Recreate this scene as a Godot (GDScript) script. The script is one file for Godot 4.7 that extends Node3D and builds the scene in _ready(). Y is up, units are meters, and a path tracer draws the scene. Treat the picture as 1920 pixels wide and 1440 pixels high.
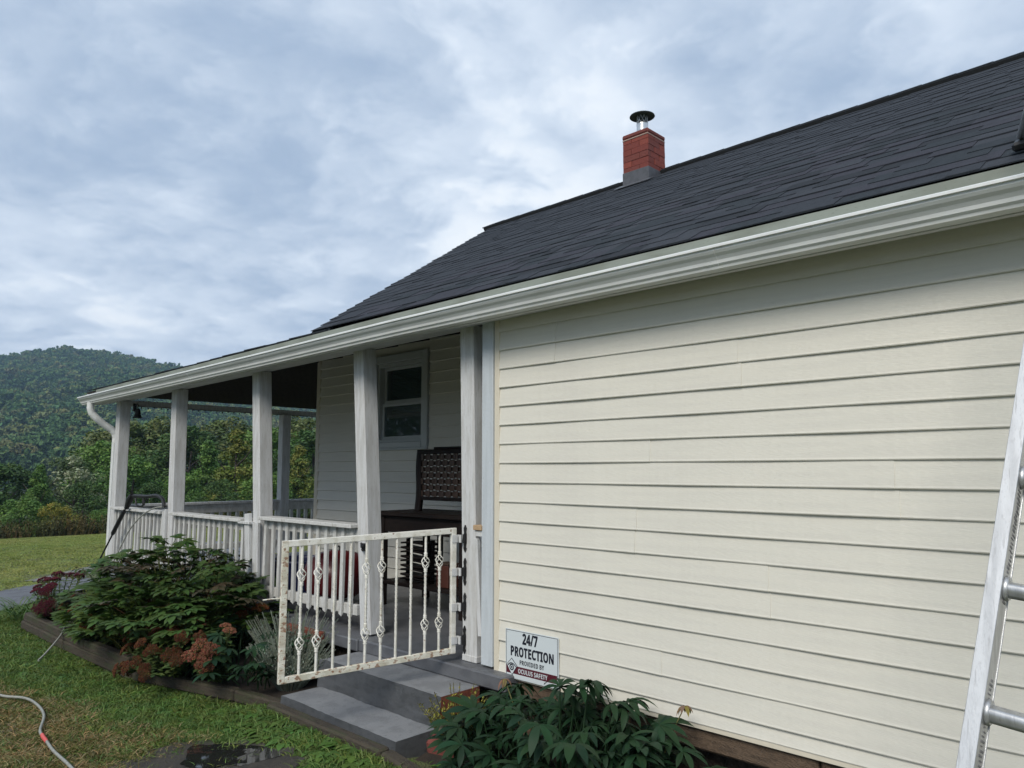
extends Node3D

var rng := RandomNumberGenerator.new()
var taken := {}
var M := {}

# ---------------------------------------------------------------- mesh builder
class MB:
	var v := PackedVector3Array()
	var n := PackedVector3Array()
	var c := PackedColorArray()
	var u := PackedVector2Array()
	var ix := PackedInt32Array()
	var col := Color(1, 1, 1)

	func vert(p: Vector3, nn: Vector3, uv := Vector2.ZERO) -> int:
		v.append(p); n.append(nn); c.append(col); u.append(uv)
		return v.size() - 1

	# convex face, its front turned away from ctr
	func face(pts: Array, ctr: Vector3) -> void:
		var nn: Vector3 = (pts[1] - pts[0]).cross(pts[2] - pts[0])
		if nn.length() < 1e-12:
			return
		nn = nn.normalized()
		var mid := Vector3.ZERO
		for p in pts:
			mid += p
		mid /= pts.size()
		var flip := nn.dot(mid - ctr) < 0.0
		if flip:
			nn = -nn
		var s := v.size()
		for p in pts:
			vert(p, nn)
		for k in range(1, pts.size() - 1):
			if flip:
				ix.append_array([s, s + k, s + k + 1])
			else:
				ix.append_array([s, s + k + 1, s + k])

	# four points counted anticlockwise from outside
	func quad(a: Vector3, b: Vector3, cc: Vector3, d: Vector3, uv := false) -> void:
		var nn := (b - a).cross(cc - a).normalized()
		var s := v.size()
		vert(a, nn, Vector2(0, 1)); vert(b, nn, Vector2(1, 1)); vert(cc, nn, Vector2(1, 0)); vert(d, nn, Vector2(0, 0))
		ix.append_array([s, s + 2, s + 1, s, s + 3, s + 2])

	func tri(a: Vector3, b: Vector3, cc: Vector3) -> void:
		var nn := (b - a).cross(cc - a).normalized()
		var s := v.size()
		vert(a, nn); vert(b, nn); vert(cc, nn)
		ix.append_array([s, s + 2, s + 1])

	func box(t: Transform3D, s: Vector3, ch := 0.0) -> void:
		var h := s * 0.5
		var o := t.origin
		if ch <= 0.0:
			for ax in 3:
				for sg in [-1.0, 1.0]:
					var p := []
					for k in [[-1, -1], [1, -1], [1, 1], [-1, 1]]:
						var q := Vector3.ZERO
						q[ax] = sg * h[ax]
						q[(ax + 1) % 3] = k[0] * h[(ax + 1) % 3]
						q[(ax + 2) % 3] = k[1] * h[(ax + 2) % 3]
						p.append(t * q)
					face(p, o)
			return
		var K := []  # corner points: [axis of face][sx][sy][sz]
		var pt := func(ax: int, sx: float, sy: float, sz: float) -> Vector3:
			var q := Vector3(sx * (h.x - ch), sy * (h.y - ch), sz * (h.z - ch))
			q[ax] = [sx, sy, sz][ax] * h[ax]
			return t * q
		for ax in 3:
			for sg in [-1.0, 1.0]:
				var p := []
				for k in [[-1.0, -1.0], [1.0, -1.0], [1.0, 1.0], [-1.0, 1.0]]:
					var e := [0.0, 0.0, 0.0]
					e[ax] = sg; e[(ax + 1) % 3] = k[0]; e[(ax + 2) % 3] = k[1]
					p.append(pt.call(ax, e[0], e[1], e[2]))
				face(p, o)
			var b := (ax + 1) % 3
			for sa in [-1.0, 1.0]:
				for sb in [-1.0, 1.0]:
					var p2 := []
					for w in [[ax, -1.0], [ax, 1.0], [b, 1.0], [b, -1.0]]:
						var e2 := [0.0, 0.0, 0.0]
						e2[ax] = sa; e2[b] = sb; e2[(ax + 2) % 3] = w[1]
						p2.append(pt.call(w[0], e2[0], e2[1], e2[2]))
					face(p2, o)
		for sx in [-1.0, 1.0]:
			for sy in [-1.0, 1.0]:
				for sz in [-1.0, 1.0]:
					face([pt.call(0, sx, sy, sz), pt.call(1, sx, sy, sz), pt.call(2, sx, sy, sz)], o)

	# axis-aligned box by its two corners
	func bx(a: Vector3, b: Vector3, ch := 0.0) -> void:
		box(Transform3D(Basis.IDENTITY, (a + b) * 0.5), (b - a).abs(), ch)

	# a straight bar of rectangular section from a to b
	func bar(a: Vector3, b: Vector3, w: float, d: float, side := Vector3.RIGHT, ch := 0.0) -> void:
		var y := (b - a).normalized()
		var z := side.cross(y).normalized()
		var x := y.cross(z).normalized()
		box(Transform3D(Basis(x, y, z), (a + b) * 0.5), Vector3(w, a.distance_to(b), d), ch)

	# smooth surface through a grid of points (rows of equal length)
	func grid(P: Array, closed := false, out := Vector3.INF) -> void:
		var nu := P.size()
		var nv: int = P[0].size()
		var s := v.size()
		var N := PackedVector3Array()
		N.resize(nu * nv)
		for i in nu - 1:
			for j in nv - (0 if closed else 1):
				var j2 := (j + 1) % nv
				var a: Vector3 = P[i][j]
				var b: Vector3 = P[i + 1][j]
				var d: Vector3 = P[i + 1][j2]
				var e: Vector3 = P[i][j2]
				var nn := (d - a).cross(e - b)
				for k in [i * nv + j, (i + 1) * nv + j, (i + 1) * nv + j2, i * nv + j2]:
					N[k] += nn
		var sgn := 1.0
		if out != Vector3.INF:
			var tot := 0.0
			for i in nu:
				for j in nv:
					tot += N[i * nv + j].dot((P[i][j] as Vector3) - out)
			if tot < 0.0:
				sgn = -1.0
		for i in nu:
			for j in nv:
				vert(P[i][j], (N[i * nv + j] * sgn).normalized(), Vector2(float(j) / nv, float(i) / nu))
		for i in nu - 1:
			for j in nv - (0 if closed else 1):
				var j2 := (j + 1) % nv
				var a := s + i * nv + j
				var b := s + (i + 1) * nv + j
				var d := s + (i + 1) * nv + j2
				var e := s + i * nv + j2
				if sgn > 0.0:
					ix.append_array([a, d, b, a, e, d])
				else:
					ix.append_array([a, b, d, a, d, e])

	func tube(pts: Array, r, sides := 8, caps := true) -> void:
		var rows := []
		var k := pts.size()
		var t0: Vector3 = (pts[1] - pts[0]).normalized()
		var up := Vector3.UP if absf(t0.y) < 0.9 else Vector3.RIGHT
		var x := t0.cross(up).normalized()
		for i in k:
			var tt: Vector3
			if i == 0:
				tt = t0
			elif i == k - 1:
				tt = (pts[i] - pts[i - 1]).normalized()
			else:
				tt = (pts[i + 1] - pts[i - 1]).normalized()
			x = (x - tt * x.dot(tt)).normalized()
			var y := tt.cross(x)
			var rr: float = r[i] if r is Array else r
			var row := []
			for j in sides:
				var a := TAU * j / sides
				row.append((pts[i] as Vector3) + (x * cos(a) + y * sin(a)) * rr)
			rows.append(row)
		grid(rows, true)
		# turn the tube's normals outwards
		if caps:
			face(rows[0], pts[1])
			face(rows[k - 1], pts[k - 2])

	func lathe(t: Transform3D, prof: Array, seg := 20) -> void:
		var rows := []
		for p in prof:
			var row := []
			for j in seg:
				var a := TAU * j / seg
				row.append(t * Vector3(p[0] * cos(a), p[1], p[0] * sin(a)))
			rows.append(row)
		grid(rows, true)

	# a polygon in the (z, y) plane swept along x; ys(x) lifts it
	func sweep_x(poly: Array, xs: Array, lift: Callable, caps := true) -> void:
		var k := poly.size()
		for i in xs.size() - 1:
			for j in k:
				var p: Vector2 = poly[j]
				var q: Vector2 = poly[(j + 1) % k]
				var la: float = lift.call(xs[i])
				var lb: float = lift.call(xs[i + 1])
				quad(Vector3(xs[i], p.y + la, p.x), Vector3(xs[i + 1], p.y + lb, p.x), Vector3(xs[i + 1], q.y + lb, q.x), Vector3(xs[i], q.y + la, q.x))
		if caps:
			var pv := PackedVector2Array(poly)
			var tr := Geometry2D.triangulate_polygon(pv)
			for e in [xs[0], xs[-1]]:
				var l: float = lift.call(e)
				for i in range(0, tr.size(), 3):
					var A := []
					for m in 3:
						A.append(Vector3(e, poly[tr[i + m]].y + l, poly[tr[i + m]].x))
					face(A, Vector3((xs[0] + xs[-1]) * 0.5, 2.0, 0.0))

	# a leaf blade: base, direction, the side its face looks to, length, width, droop
	func blade(o: Vector3, dir: Vector3, up: Vector3, ln: float, w: float, droop: float, segs := 4, fold := 0.18, wide := 0.45) -> void:
		var side := dir.cross(up).normalized()
		up = side.cross(dir).normalized()
		var rows := []
		var p := o
		var d := dir.normalized()
		for i in segs + 1:
			var t := float(i) / segs
			var ww := w * 0.5 * pow(sin(PI * pow(clampf(t, 0.0, 1.0), log(0.5) / log(wide))), 0.8)
			if i == 0:
				ww = w * 0.06
			if i == segs:
				ww = w * 0.02
			rows.append([p - side * ww + up * ww * fold, p, p + side * ww + up * ww * fold])
			d = (d - Vector3.UP * droop / segs).normalized()
			p += d * ln / segs
		grid(rows, false, o - up * 5.0)

	func mesh() -> ArrayMesh:
		var a := []
		a.resize(Mesh.ARRAY_MAX)
		a[Mesh.ARRAY_VERTEX] = v
		a[Mesh.ARRAY_NORMAL] = n
		a[Mesh.ARRAY_COLOR] = c
		a[Mesh.ARRAY_TEX_UV] = u
		a[Mesh.ARRAY_INDEX] = ix
		var m := ArrayMesh.new()
		m.add_surface_from_arrays(Mesh.PRIMITIVE_TRIANGLES, a)
		return m

# ---------------------------------------------------------------- naming
func numbered(parent: Node, called: String) -> String:
	var key := str(parent.get_instance_id()) + called
	var k: int = taken.get(key, 0)
	taken[key] = k + 1
	return called if k == 0 else "%s_%03d" % [called, k]

func put(called: String, mesh: Mesh, mat: Material, parent: Node = self, t := Transform3D.IDENTITY) -> MeshInstance3D:
	var o := MeshInstance3D.new()
	o.name = numbered(parent, called)
	o.mesh = mesh
	o.material_override = mat
	o.transform = t
	parent.add_child(o, true)
	return o

func obj(called: String, mb: MB, mat: Material, parent: Node = self) -> MeshInstance3D:
	return put(called, mb.mesh(), mat, parent)

func tag(o: Node, label: String, category := "", group := "", kind := "") -> void:
	if label: o.set_meta("label", label)
	if category: o.set_meta("category", category)
	if group: o.set_meta("group", group)
	if kind: o.set_meta("kind", kind)

func thing(called: String, label: String, category: String, at := Vector3.ZERO, turn := 0.0, group := "") -> Node3D:
	var o := Node3D.new()
	o.name = numbered(self, called)
	add_child(o, true)
	o.position = at
	o.rotation.y = turn
	tag(o, label, category, group)
	return o

func part_node(called: String, parent: Node) -> Node3D:
	var o := Node3D.new()
	o.name = numbered(parent, called)
	parent.add_child(o, true)
	return o

func stuff(called: String, mesh: Mesh, mat: Material, list: Array, label: String, category: String, cols := []) -> MultiMeshInstance3D:
	var mm := MultiMesh.new()
	mm.transform_format = MultiMesh.TRANSFORM_3D
	mm.use_colors = cols.size() > 0
	mm.mesh = mesh
	mm.instance_count = list.size()
	for i in list.size():
		mm.set_instance_transform(i, list[i])
		if cols.size() > 0:
			mm.set_instance_color(i, cols[i])
	var o := MultiMeshInstance3D.new()
	o.name = numbered(self, called)
	o.multimesh = mm
	o.material_override = mat
	add_child(o, true)
	tag(o, label, category, "", "stuff")
	return o

# ---------------------------------------------------------------- textures and materials
func lin(r: float, g: float, b: float) -> Color:
	return Color(r, g, b).linear_to_srgb()

func noise_bytes(size: int, freq: float, oct: int, sd: int, kind := FastNoiseLite.TYPE_SIMPLEX_SMOOTH) -> PackedByteArray:
	var f := FastNoiseLite.new()
	f.noise_type = kind
	f.frequency = freq
	f.seed = sd
	f.fractal_octaves = oct
	if kind == FastNoiseLite.TYPE_CELLULAR:
		f.cellular_return_type = FastNoiseLite.RETURN_DISTANCE
	var im := f.get_seamless_image(size, size)
	im.convert(Image.FORMAT_L8)
	return im.get_data()

# layers: [bytes, low, high, linear colour, strength]; each mixes its colour in where the noise passes from low to high
func layered(size: int, base: Color, layers: Array) -> ImageTexture:
	var out := PackedByteArray()
	out.resize(size * size * 3)
	var luts := []
	for l in layers:
		var t := PackedFloat32Array()
		for k in 256:
			t.append(smoothstep(l[1], l[2], k / 255.0) * l[4])
		luts.append(t)
	for i in size * size:
		var r := base.r
		var g := base.g
		var b := base.b
		for k in layers.size():
			var w: float = luts[k][layers[k][0][i]]
			if w > 0.0:
				var cc: Color = layers[k][3]
				r += (cc.r - r) * w
				g += (cc.g - g) * w
				b += (cc.b - b) * w
		out[i * 3] = int(clampf(pow(r, 0.4545), 0, 1) * 255.0)
		out[i * 3 + 1] = int(clampf(pow(g, 0.4545), 0, 1) * 255.0)
		out[i * 3 + 2] = int(clampf(pow(b, 0.4545), 0, 1) * 255.0)
	var im := Image.create_from_data(size, size, false, Image.FORMAT_RGB8, out)
	return ImageTexture.create_from_image(im)

func bumpy(size: int, bytes: PackedByteArray, strength: float) -> ImageTexture:
	var im := Image.create_from_data(size, size, false, Image.FORMAT_L8, bytes)
	im.convert(Image.FORMAT_RGBA8)
	im.bump_map_to_normal_map(strength)
	return ImageTexture.create_from_image(im)

# opts: tex, scale (Vector3 or float), normal, nscale, metal, spec, world, vc, back, uv (use mesh uvs)
func mk(called: String, c: Color, rough: float, opts := {}) -> StandardMaterial3D:
	var m := StandardMaterial3D.new()
	m.resource_name = called
	m.roughness = rough
	m.albedo_color = Color(1, 1, 1) if opts.has("tex") and not opts.get("tint", false) else c.linear_to_srgb()
	if opts.has("tex"):
		m.albedo_texture = opts.tex
	if opts.has("normal"):
		m.normal_enabled = true
		m.normal_texture = opts.normal
		m.normal_scale = opts.get("nscale", 1.0)
	if (opts.has("tex") or opts.has("normal")) and not opts.get("uv", false):
		m.uv1_triplanar = true
		m.uv1_world_triplanar = opts.get("world", false)
	if opts.has("scale"):
		var s = opts.scale
		m.uv1_scale = s if s is Vector3 else Vector3(s, s, s)
	m.metallic = opts.get("metal", 0.0)
	m.metallic_specular = opts.get("spec", 0.5)
	if opts.get("vc", false):
		m.vertex_color_use_as_albedo = true
	if opts.has("back"):
		m.backlight_enabled = true
		m.backlight = (opts.back as Color).linear_to_srgb()
	m.cull_mode = BaseMaterial3D.CULL_DISABLED
	M[called] = m
	return m

func materials() -> void:
	var S := 512
	var soft := noise_bytes(S, 0.006, 4, 1)
	var mid := noise_bytes(S, 0.02, 4, 2)
	var fine := noise_bytes(S, 0.09, 3, 3)
	var grit := noise_bytes(S, 0.35, 2, 4)
	var spots := noise_bytes(S, 0.03, 3, 5, FastNoiseLite.TYPE_CELLULAR)
	var n_fine := bumpy(S, fine, 6.0)
	var n_grit := bumpy(S, grit, 5.0)
	var n_mid := bumpy(S, mid, 8.0)
	# embossed vinyl: the grain runs along the board
	mk("siding", Color(), 0.5, {"tex": layered(S, Color(0.695, 0.676, 0.603), [[soft, 0.35, 0.8, Color(0.655, 0.638, 0.572), 0.7], [fine, 0.6, 0.9, Color(0.73, 0.71, 0.635), 0.5], [grit, 0.86, 0.95, Color(0.5, 0.48, 0.40), 0.35]]), "normal": n_fine, "nscale": 0.2, "scale": Vector3(0.35, 7.0, 0.35)})
	mk("trim_cream", Color(0.66, 0.61, 0.50), 0.45, {"normal": n_mid, "nscale": 0.1})
	# old exterior paint: grime, brush grain and chips down to the wood
	mk("white_paint", Color(), 0.62, {"tex": layered(S, Color(0.60, 0.61, 0.615), [[soft, 0.3, 0.8, Color(0.50, 0.50, 0.49), 0.8], [mid, 0.55, 0.9, Color(0.40, 0.395, 0.37), 0.6], [fine, 0.78, 0.86, Color(0.30, 0.28, 0.25), 0.6], [spots, 0.9, 0.96, Color(0.16, 0.13, 0.10), 0.6]]), "normal": n_fine, "nscale": 0.14, "scale": Vector3(5.0, 0.6, 5.0)})
	mk("blue_white_paint", Color(), 0.55, {"tex": layered(S, Color(0.54, 0.585, 0.62), [[soft, 0.3, 0.8, Color(0.48, 0.52, 0.55), 0.8], [fine, 0.8, 0.88, Color(0.3, 0.29, 0.27), 0.5]]), "normal": n_fine, "nscale": 0.12, "scale": Vector3(5.0, 0.5, 5.0)})
	mk("rail_paint", Color(), 0.6, {"tex": layered(S, Color(0.58, 0.585, 0.57), [[soft, 0.35, 0.8, Color(0.47, 0.465, 0.44), 0.8], [mid, 0.62, 0.85, Color(0.34, 0.32, 0.28), 0.6], [spots, 0.86, 0.95, Color(0.18, 0.14, 0.10), 0.7]]), "normal": n_fine, "nscale": 0.2, "scale": Vector3(2.4, 1.0, 2.4)})
	mk("gutter_metal", Color(), 0.36, {"tex": layered(S, Color(0.70, 0.72, 0.71), [[soft, 0.3, 0.8, Color(0.62, 0.635, 0.62), 0.7], [fine, 0.75, 0.9, Color(0.44, 0.44, 0.41), 0.45]]), "normal": n_mid, "nscale": 0.12, "scale": Vector3(0.7, 3.0, 3.0)})
	mk("drip_metal", Color(), 0.5, {"tex": layered(S, Color(0.30, 0.33, 0.29), [[soft, 0.3, 0.8, Color(0.22, 0.24, 0.20), 0.8], [fine, 0.7, 0.85, Color(0.15, 0.17, 0.13), 0.4]]), "scale": Vector3(0.5, 2.0, 2.0)})
	mk("soffit_paint", Color(), 0.6, {"tex": layered(S, Color(0.60, 0.61, 0.615), [[soft, 0.3, 0.8, Color(0.52, 0.525, 0.52), 0.8], [fine, 0.75, 0.88, Color(0.36, 0.35, 0.31), 0.5]]), "scale": Vector3(0.6, 2.0, 2.0)})
	for k in 5:
		var b: Color = [Color(0.038, 0.044, 0.054), Color(0.033, 0.040, 0.048), Color(0.046, 0.052, 0.063), Color(0.029, 0.034, 0.041), Color(0.042, 0.045, 0.057)][k]
		mk("shingle%d" % k, Color(), 0.92, {"tex": layered(256, b, [[noise_bytes(256, 0.03, 3, 40 + k), 0.45, 0.85, b * 0.72, 0.8], [noise_bytes(256, 0.3, 2, 60 + k), 0.55, 0.8, b * 1.7, 0.7]]), "scale": 1.6, "spec": 0.15})
	mk("ridge_black", Color(0.014, 0.016, 0.018), 0.85, {"normal": n_grit, "nscale": 0.6, "scale": 2.0})
	mk("lit_tread_grey", Color(), 0.55, {"tex": layered(S, Color(0.265, 0.275, 0.29), [[soft, 0.35, 0.75, Color(0.215, 0.224, 0.238), 0.9], [mid, 0.62, 0.85, Color(0.18, 0.185, 0.19), 0.6], [fine, 0.66, 0.8, Color(0.33, 0.335, 0.34), 0.6], [spots, 0.88, 0.96, Color(0.07, 0.07, 0.07), 0.5]]), "normal": n_grit, "nscale": 0.9, "scale": 1.4})  # step paint lightened for the treads: sky light put into the colour
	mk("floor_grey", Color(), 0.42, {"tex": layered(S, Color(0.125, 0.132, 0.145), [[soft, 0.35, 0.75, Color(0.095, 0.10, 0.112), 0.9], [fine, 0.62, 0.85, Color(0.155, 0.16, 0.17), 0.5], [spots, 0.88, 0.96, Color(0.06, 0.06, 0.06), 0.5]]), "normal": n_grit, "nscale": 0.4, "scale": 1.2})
	mk("shaded_step_grey", Color(), 0.72, {"tex": layered(S, Color(0.105, 0.113, 0.123), [[mid, 0.4, 0.8, Color(0.078, 0.085, 0.092), 0.9], [grit, 0.62, 0.85, Color(0.13, 0.14, 0.15), 0.7]]), "normal": bumpy(S, grit, 12.0), "nscale": 1.0, "scale": Vector3(1.0, 2.2, 1.0)})  # same step paint darkened for risers and sides: shade put into the colour
	mk("red_masonry", Color(), 0.85, {"tex": layered(S, Color(0.23, 0.058, 0.030), [[mid, 0.35, 0.7, Color(0.13, 0.036, 0.022), 0.9], [fine, 0.7, 0.85, Color(0.36, 0.13, 0.07), 0.6]]), "normal": bumpy(S, fine, 10.0), "nscale": 0.8, "scale": 3.0})
	for k in 4:
		var b2: Color = [Color(0.235, 0.048, 0.034), Color(0.20, 0.040, 0.030), Color(0.26, 0.056, 0.038), Color(0.185, 0.044, 0.034)][k]
		mk("brick%d" % k, Color(), 0.85, {"tex": layered(256, b2, [[noise_bytes(256, 0.05, 3, 80 + k), 0.5, 0.85, b2 * 0.6, 0.9], [noise_bytes(256, 0.14, 2, 90 + k), 0.74, 0.85, Color(0.10, 0.07, 0.06), 0.7]]), "normal": n_fine, "nscale": 0.7, "scale": 4.0})
	mk("mortar", Color(0.19, 0.052, 0.038), 0.95, {"normal": n_grit, "nscale": 0.7, "scale": 3.0})
	mk("pale_mortar", Color(0.42, 0.34, 0.29), 0.95, {"normal": n_grit, "nscale": 0.7, "scale": 3.0})
	mk("flashing", Color(), 0.5, {"tex": layered(256, Color(0.085, 0.09, 0.105), [[noise_bytes(256, 0.02, 3, 7), 0.4, 0.8, Color(0.065, 0.07, 0.08), 0.9]]), "scale": 2.0})
	mk("galvanised", Color(0.62, 0.64, 0.65), 0.3, {"metal": 0.9, "normal": n_mid, "nscale": 0.2, "scale": 4.0})
	mk("cap_metal", Color(0.03, 0.045, 0.042), 0.5, {"normal": n_mid, "nscale": 0.15, "scale": 3.0})
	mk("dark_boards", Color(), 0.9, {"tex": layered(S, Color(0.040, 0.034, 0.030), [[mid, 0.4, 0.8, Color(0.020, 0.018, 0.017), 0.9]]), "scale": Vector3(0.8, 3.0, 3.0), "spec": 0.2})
	mk("dark_wood", Color(), 0.5, {"tex": layered(S, Color(0.012, 0.008, 0.007), [[mid, 0.4, 0.8, Color(0.007, 0.005, 0.005), 0.9], [fine, 0.7, 0.85, Color(0.022, 0.014, 0.011), 0.6]]), "normal": n_fine, "nscale": 0.2, "scale": Vector3(1.0, 3.0, 3.0), "spec": 0.25})
	mk("weave", Color(0.055, 0.032, 0.022), 0.5, {"normal": n_fine, "nscale": 0.3, "scale": 4.0})
	mk("old_timber", Color(), 0.92, {"tex": layered(S, Color(0.058, 0.046, 0.031), [[mid, 0.4, 0.8, Color(0.032, 0.025, 0.018), 0.9], [fine, 0.65, 0.85, Color(0.085, 0.075, 0.055), 0.6], [soft, 0.5, 0.75, Color(0.042, 0.050, 0.020), 0.7]]), "normal": n_fine, "nscale": 1.0, "scale": Vector3(0.6, 4.0, 4.0)})
	mk("sill_beam", Color(), 0.92, {"tex": layered(S, Color(0.125, 0.085, 0.055), [[mid, 0.4, 0.8, Color(0.075, 0.050, 0.032), 0.9], [fine, 0.65, 0.85, Color(0.17, 0.125, 0.085), 0.6]]), "normal": n_fine, "nscale": 1.0, "scale": Vector3(0.7, 4.0, 4.0)})
	mk("fresh_lumber", Color(0.42, 0.29, 0.17), 0.7, {"normal": n_fine, "nscale": 0.4, "scale": Vector3(1.0, 5.0, 5.0)})
	mk("foundation", Color(), 0.95, {"tex": layered(S, Color(0.075, 0.058, 0.042), [[mid, 0.4, 0.75, Color(0.035, 0.028, 0.022), 0.9], [fine, 0.65, 0.85, Color(0.12, 0.10, 0.075), 0.6]]), "normal": bumpy(S, mid, 14.0), "nscale": 1.0, "scale": 1.5})
	# white gate paint, flaking to rust
	mk("gate_paint", Color(), 0.45, {"tex": layered(S, Color(0.80, 0.79, 0.74), [[soft, 0.45, 0.8, Color(0.58, 0.56, 0.48), 0.8], [fine, 0.74, 0.84, Color(0.38, 0.28, 0.18), 0.7], [mid, 0.78, 0.88, Color(0.22, 0.085, 0.03), 0.9]]), "normal": n_fine, "nscale": 0.3, "scale": 2.4})
	mk("gate_rusty", Color(), 0.55, {"tex": layered(S, Color(0.76, 0.745, 0.66), [[soft, 0.35, 0.7, Color(0.50, 0.47, 0.36), 0.7], [mid, 0.55, 0.72, Color(0.42, 0.22, 0.10), 0.75], [mid, 0.62, 0.76, Color(0.20, 0.065, 0.022), 0.95], [fine, 0.66, 0.8, Color(0.34, 0.36, 0.22), 0.45]]), "normal": n_fine, "nscale": 0.5, "scale": Vector3(2.0, 2.6, 2.0)})
	mk("black_iron", Color(0.012, 0.012, 0.013), 0.42, {"normal": n_fine, "nscale": 0.3, "scale": 5.0})
	mk("black_plastic", Color(0.014, 0.014, 0.015), 0.45)
	mk("aluminium", Color(), 0.42, {"tex": layered(S, Color(0.56, 0.57, 0.58), [[soft, 0.35, 0.8, Color(0.44, 0.45, 0.46), 0.9], [mid, 0.66, 0.8, Color(0.30, 0.30, 0.30), 0.6], [fine, 0.72, 0.84, Color(0.30, 0.30, 0.30), 0.5], [spots, 0.9, 0.97, Color(0.85, 0.86, 0.87), 0.8]]), "metal": 0.75, "normal": n_fine, "nscale": 0.05, "scale": Vector3(7.0, 0.9, 7.0)})
	mk("rubber_grey", Color(0.07, 0.075, 0.075), 0.7)
	mk("stamped_ink", Color(0.17, 0.17, 0.18), 0.6)
	mk("brown_lacquer", Color(0.075, 0.024, 0.016), 0.5, {"normal": n_fine, "nscale": 0.2, "scale": 3.0})
	mk("tape_red", Color(0.62, 0.10, 0.09), 0.5)
	mk("hose_grey", Color(), 0.5, {"tex": layered(256, Color(0.30, 0.31, 0.28), [[noise_bytes(256, 0.04, 3, 8), 0.4, 0.8, Color(0.20, 0.20, 0.17), 0.9]]), "scale": 3.0})
	mk("hose_dark", Color(0.10, 0.11, 0.11), 0.45)
	mk("sign_white", Color(0.60, 0.655, 0.68), 0.4)
	mk("sign_navy", Color(0.008, 0.011, 0.022), 0.5)
	mk("sign_maroon", Color(0.085, 0.010, 0.020), 0.5)
	mk("sash_white", Color(0.50, 0.53, 0.53), 0.45, {"normal": n_mid, "nscale": 0.1})
	mk("blind", Color(0.16, 0.22, 0.20), 0.5)
	mk("dark_room", Color(0.34, 0.31, 0.26), 0.9)
	var g := StandardMaterial3D.new()
	g.transparency = BaseMaterial3D.TRANSPARENCY_ALPHA
	g.albedo_color = Color(0.35, 0.45, 0.47, 0.14)
	g.roughness = 0.03
	M["glass"] = g
	mk("blue_plastic", Color(0.012, 0.018, 0.075), 0.35)
	mk("red_enamel", Color(0.10, 0.010, 0.012), 0.32)
	mk("plastic_sheet", Color(0.55, 0.58, 0.60), 0.25, {"normal": n_mid, "nscale": 0.8, "scale": 3.0})
	mk("soil", Color(), 0.95, {"tex": layered(S, Color(0.045, 0.033, 0.024), [[mid, 0.4, 0.75, Color(0.025, 0.019, 0.014), 0.9], [grit, 0.66, 0.85, Color(0.09, 0.07, 0.05), 0.6]]), "normal": bumpy(S, grit, 10.0), "nscale": 1.0, "scale": 1.2, "world": true})
	mk("ground", Color(), 0.95, {"tex": layered(S, Color(0.072, 0.080, 0.030), [[soft, 0.45, 0.7, Color(0.085, 0.115, 0.032), 0.9], [mid, 0.5, 0.8, Color(0.115, 0.098, 0.048), 0.6], [grit, 0.6, 0.85, Color(0.16, 0.16, 0.06), 0.5]]), "normal": n_grit, "nscale": 0.8, "scale": 0.35, "world": true})
	mk("wet_dirt", Color(), 0.55, {"tex": layered(S, Color(0.060, 0.052, 0.043), [[soft, 0.4, 0.7, Color(0.036, 0.032, 0.028), 0.9], [mid, 0.5, 0.8, Color(0.085, 0.072, 0.055), 0.8], [grit, 0.6, 0.8, Color(0.15, 0.135, 0.11), 0.8]]), "normal": bumpy(S, grit, 14.0), "nscale": 1.0, "scale": 1.6, "world": true})
	mk("asphalt", Color(), 0.8, {"tex": layered(S, Color(0.135, 0.145, 0.165), [[soft, 0.4, 0.75, Color(0.105, 0.112, 0.13), 0.9], [grit, 0.62, 0.85, Color(0.20, 0.205, 0.215), 0.6]]), "normal": n_grit, "nscale": 0.7, "scale": 0.7, "world": true})
	mk("gravel", Color(), 0.9, {"tex": layered(S, Color(0.30, 0.30, 0.285), [[fine, 0.4, 0.7, Color(0.17, 0.17, 0.16), 0.9], [grit, 0.6, 0.8, Color(0.46, 0.45, 0.43), 0.8]]), "normal": bumpy(S, grit, 14.0), "nscale": 1.0, "scale": 0.8, "world": true})
	mk("puddle", Color(0.018, 0.018, 0.017), 0.03, {"spec": 0.7})
	mk("hill_soil", Color(0.030, 0.042, 0.022), 0.95)
	for nm in [["grass", Color(1, 1, 1), Color(0.25, 0.35, 0.1)], ["leaf", Color(1, 1, 1), Color(0.25, 0.35, 0.12)]]:
		mk(nm[0], nm[1], 0.62, {"vc": true, "back": nm[2], "spec": 0.35})
	mk("leaf_gloss", Color(1, 1, 1), 0.55, {"vc": true, "back": Color(0.16, 0.25, 0.08), "spec": 0.3})
	mk("far_leaf", Color(1, 1, 1), 0.8, {"vc": true, "spec": 0.2})
	mk("bark", Color(), 0.95, {"tex": layered(256, Color(0.075, 0.062, 0.05), [[noise_bytes(256, 0.05, 3, 11), 0.4, 0.75, Color(0.035, 0.03, 0.025), 0.9]]), "normal": bumpy(256, noise_bytes(256, 0.06, 3, 12), 10.0), "scale": Vector3(1.5, 0.5, 1.5)})
	mk("flower", Color(1, 1, 1), 0.8, {"vc": true, "spec": 0.2})

# ---------------------------------------------------------------- the lie of the land
const EYE := Vector3(0, 1.72, 3.5756)
var FW := Vector3(-0.69381, 0, -0.72015)
var RT := Vector3(0.72015, 0, -0.69381)

func at(depth: float, lateral: float) -> Vector3:
	return Vector3(EYE.x, 0, EYE.z) + FW * depth + RT * lateral

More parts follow.
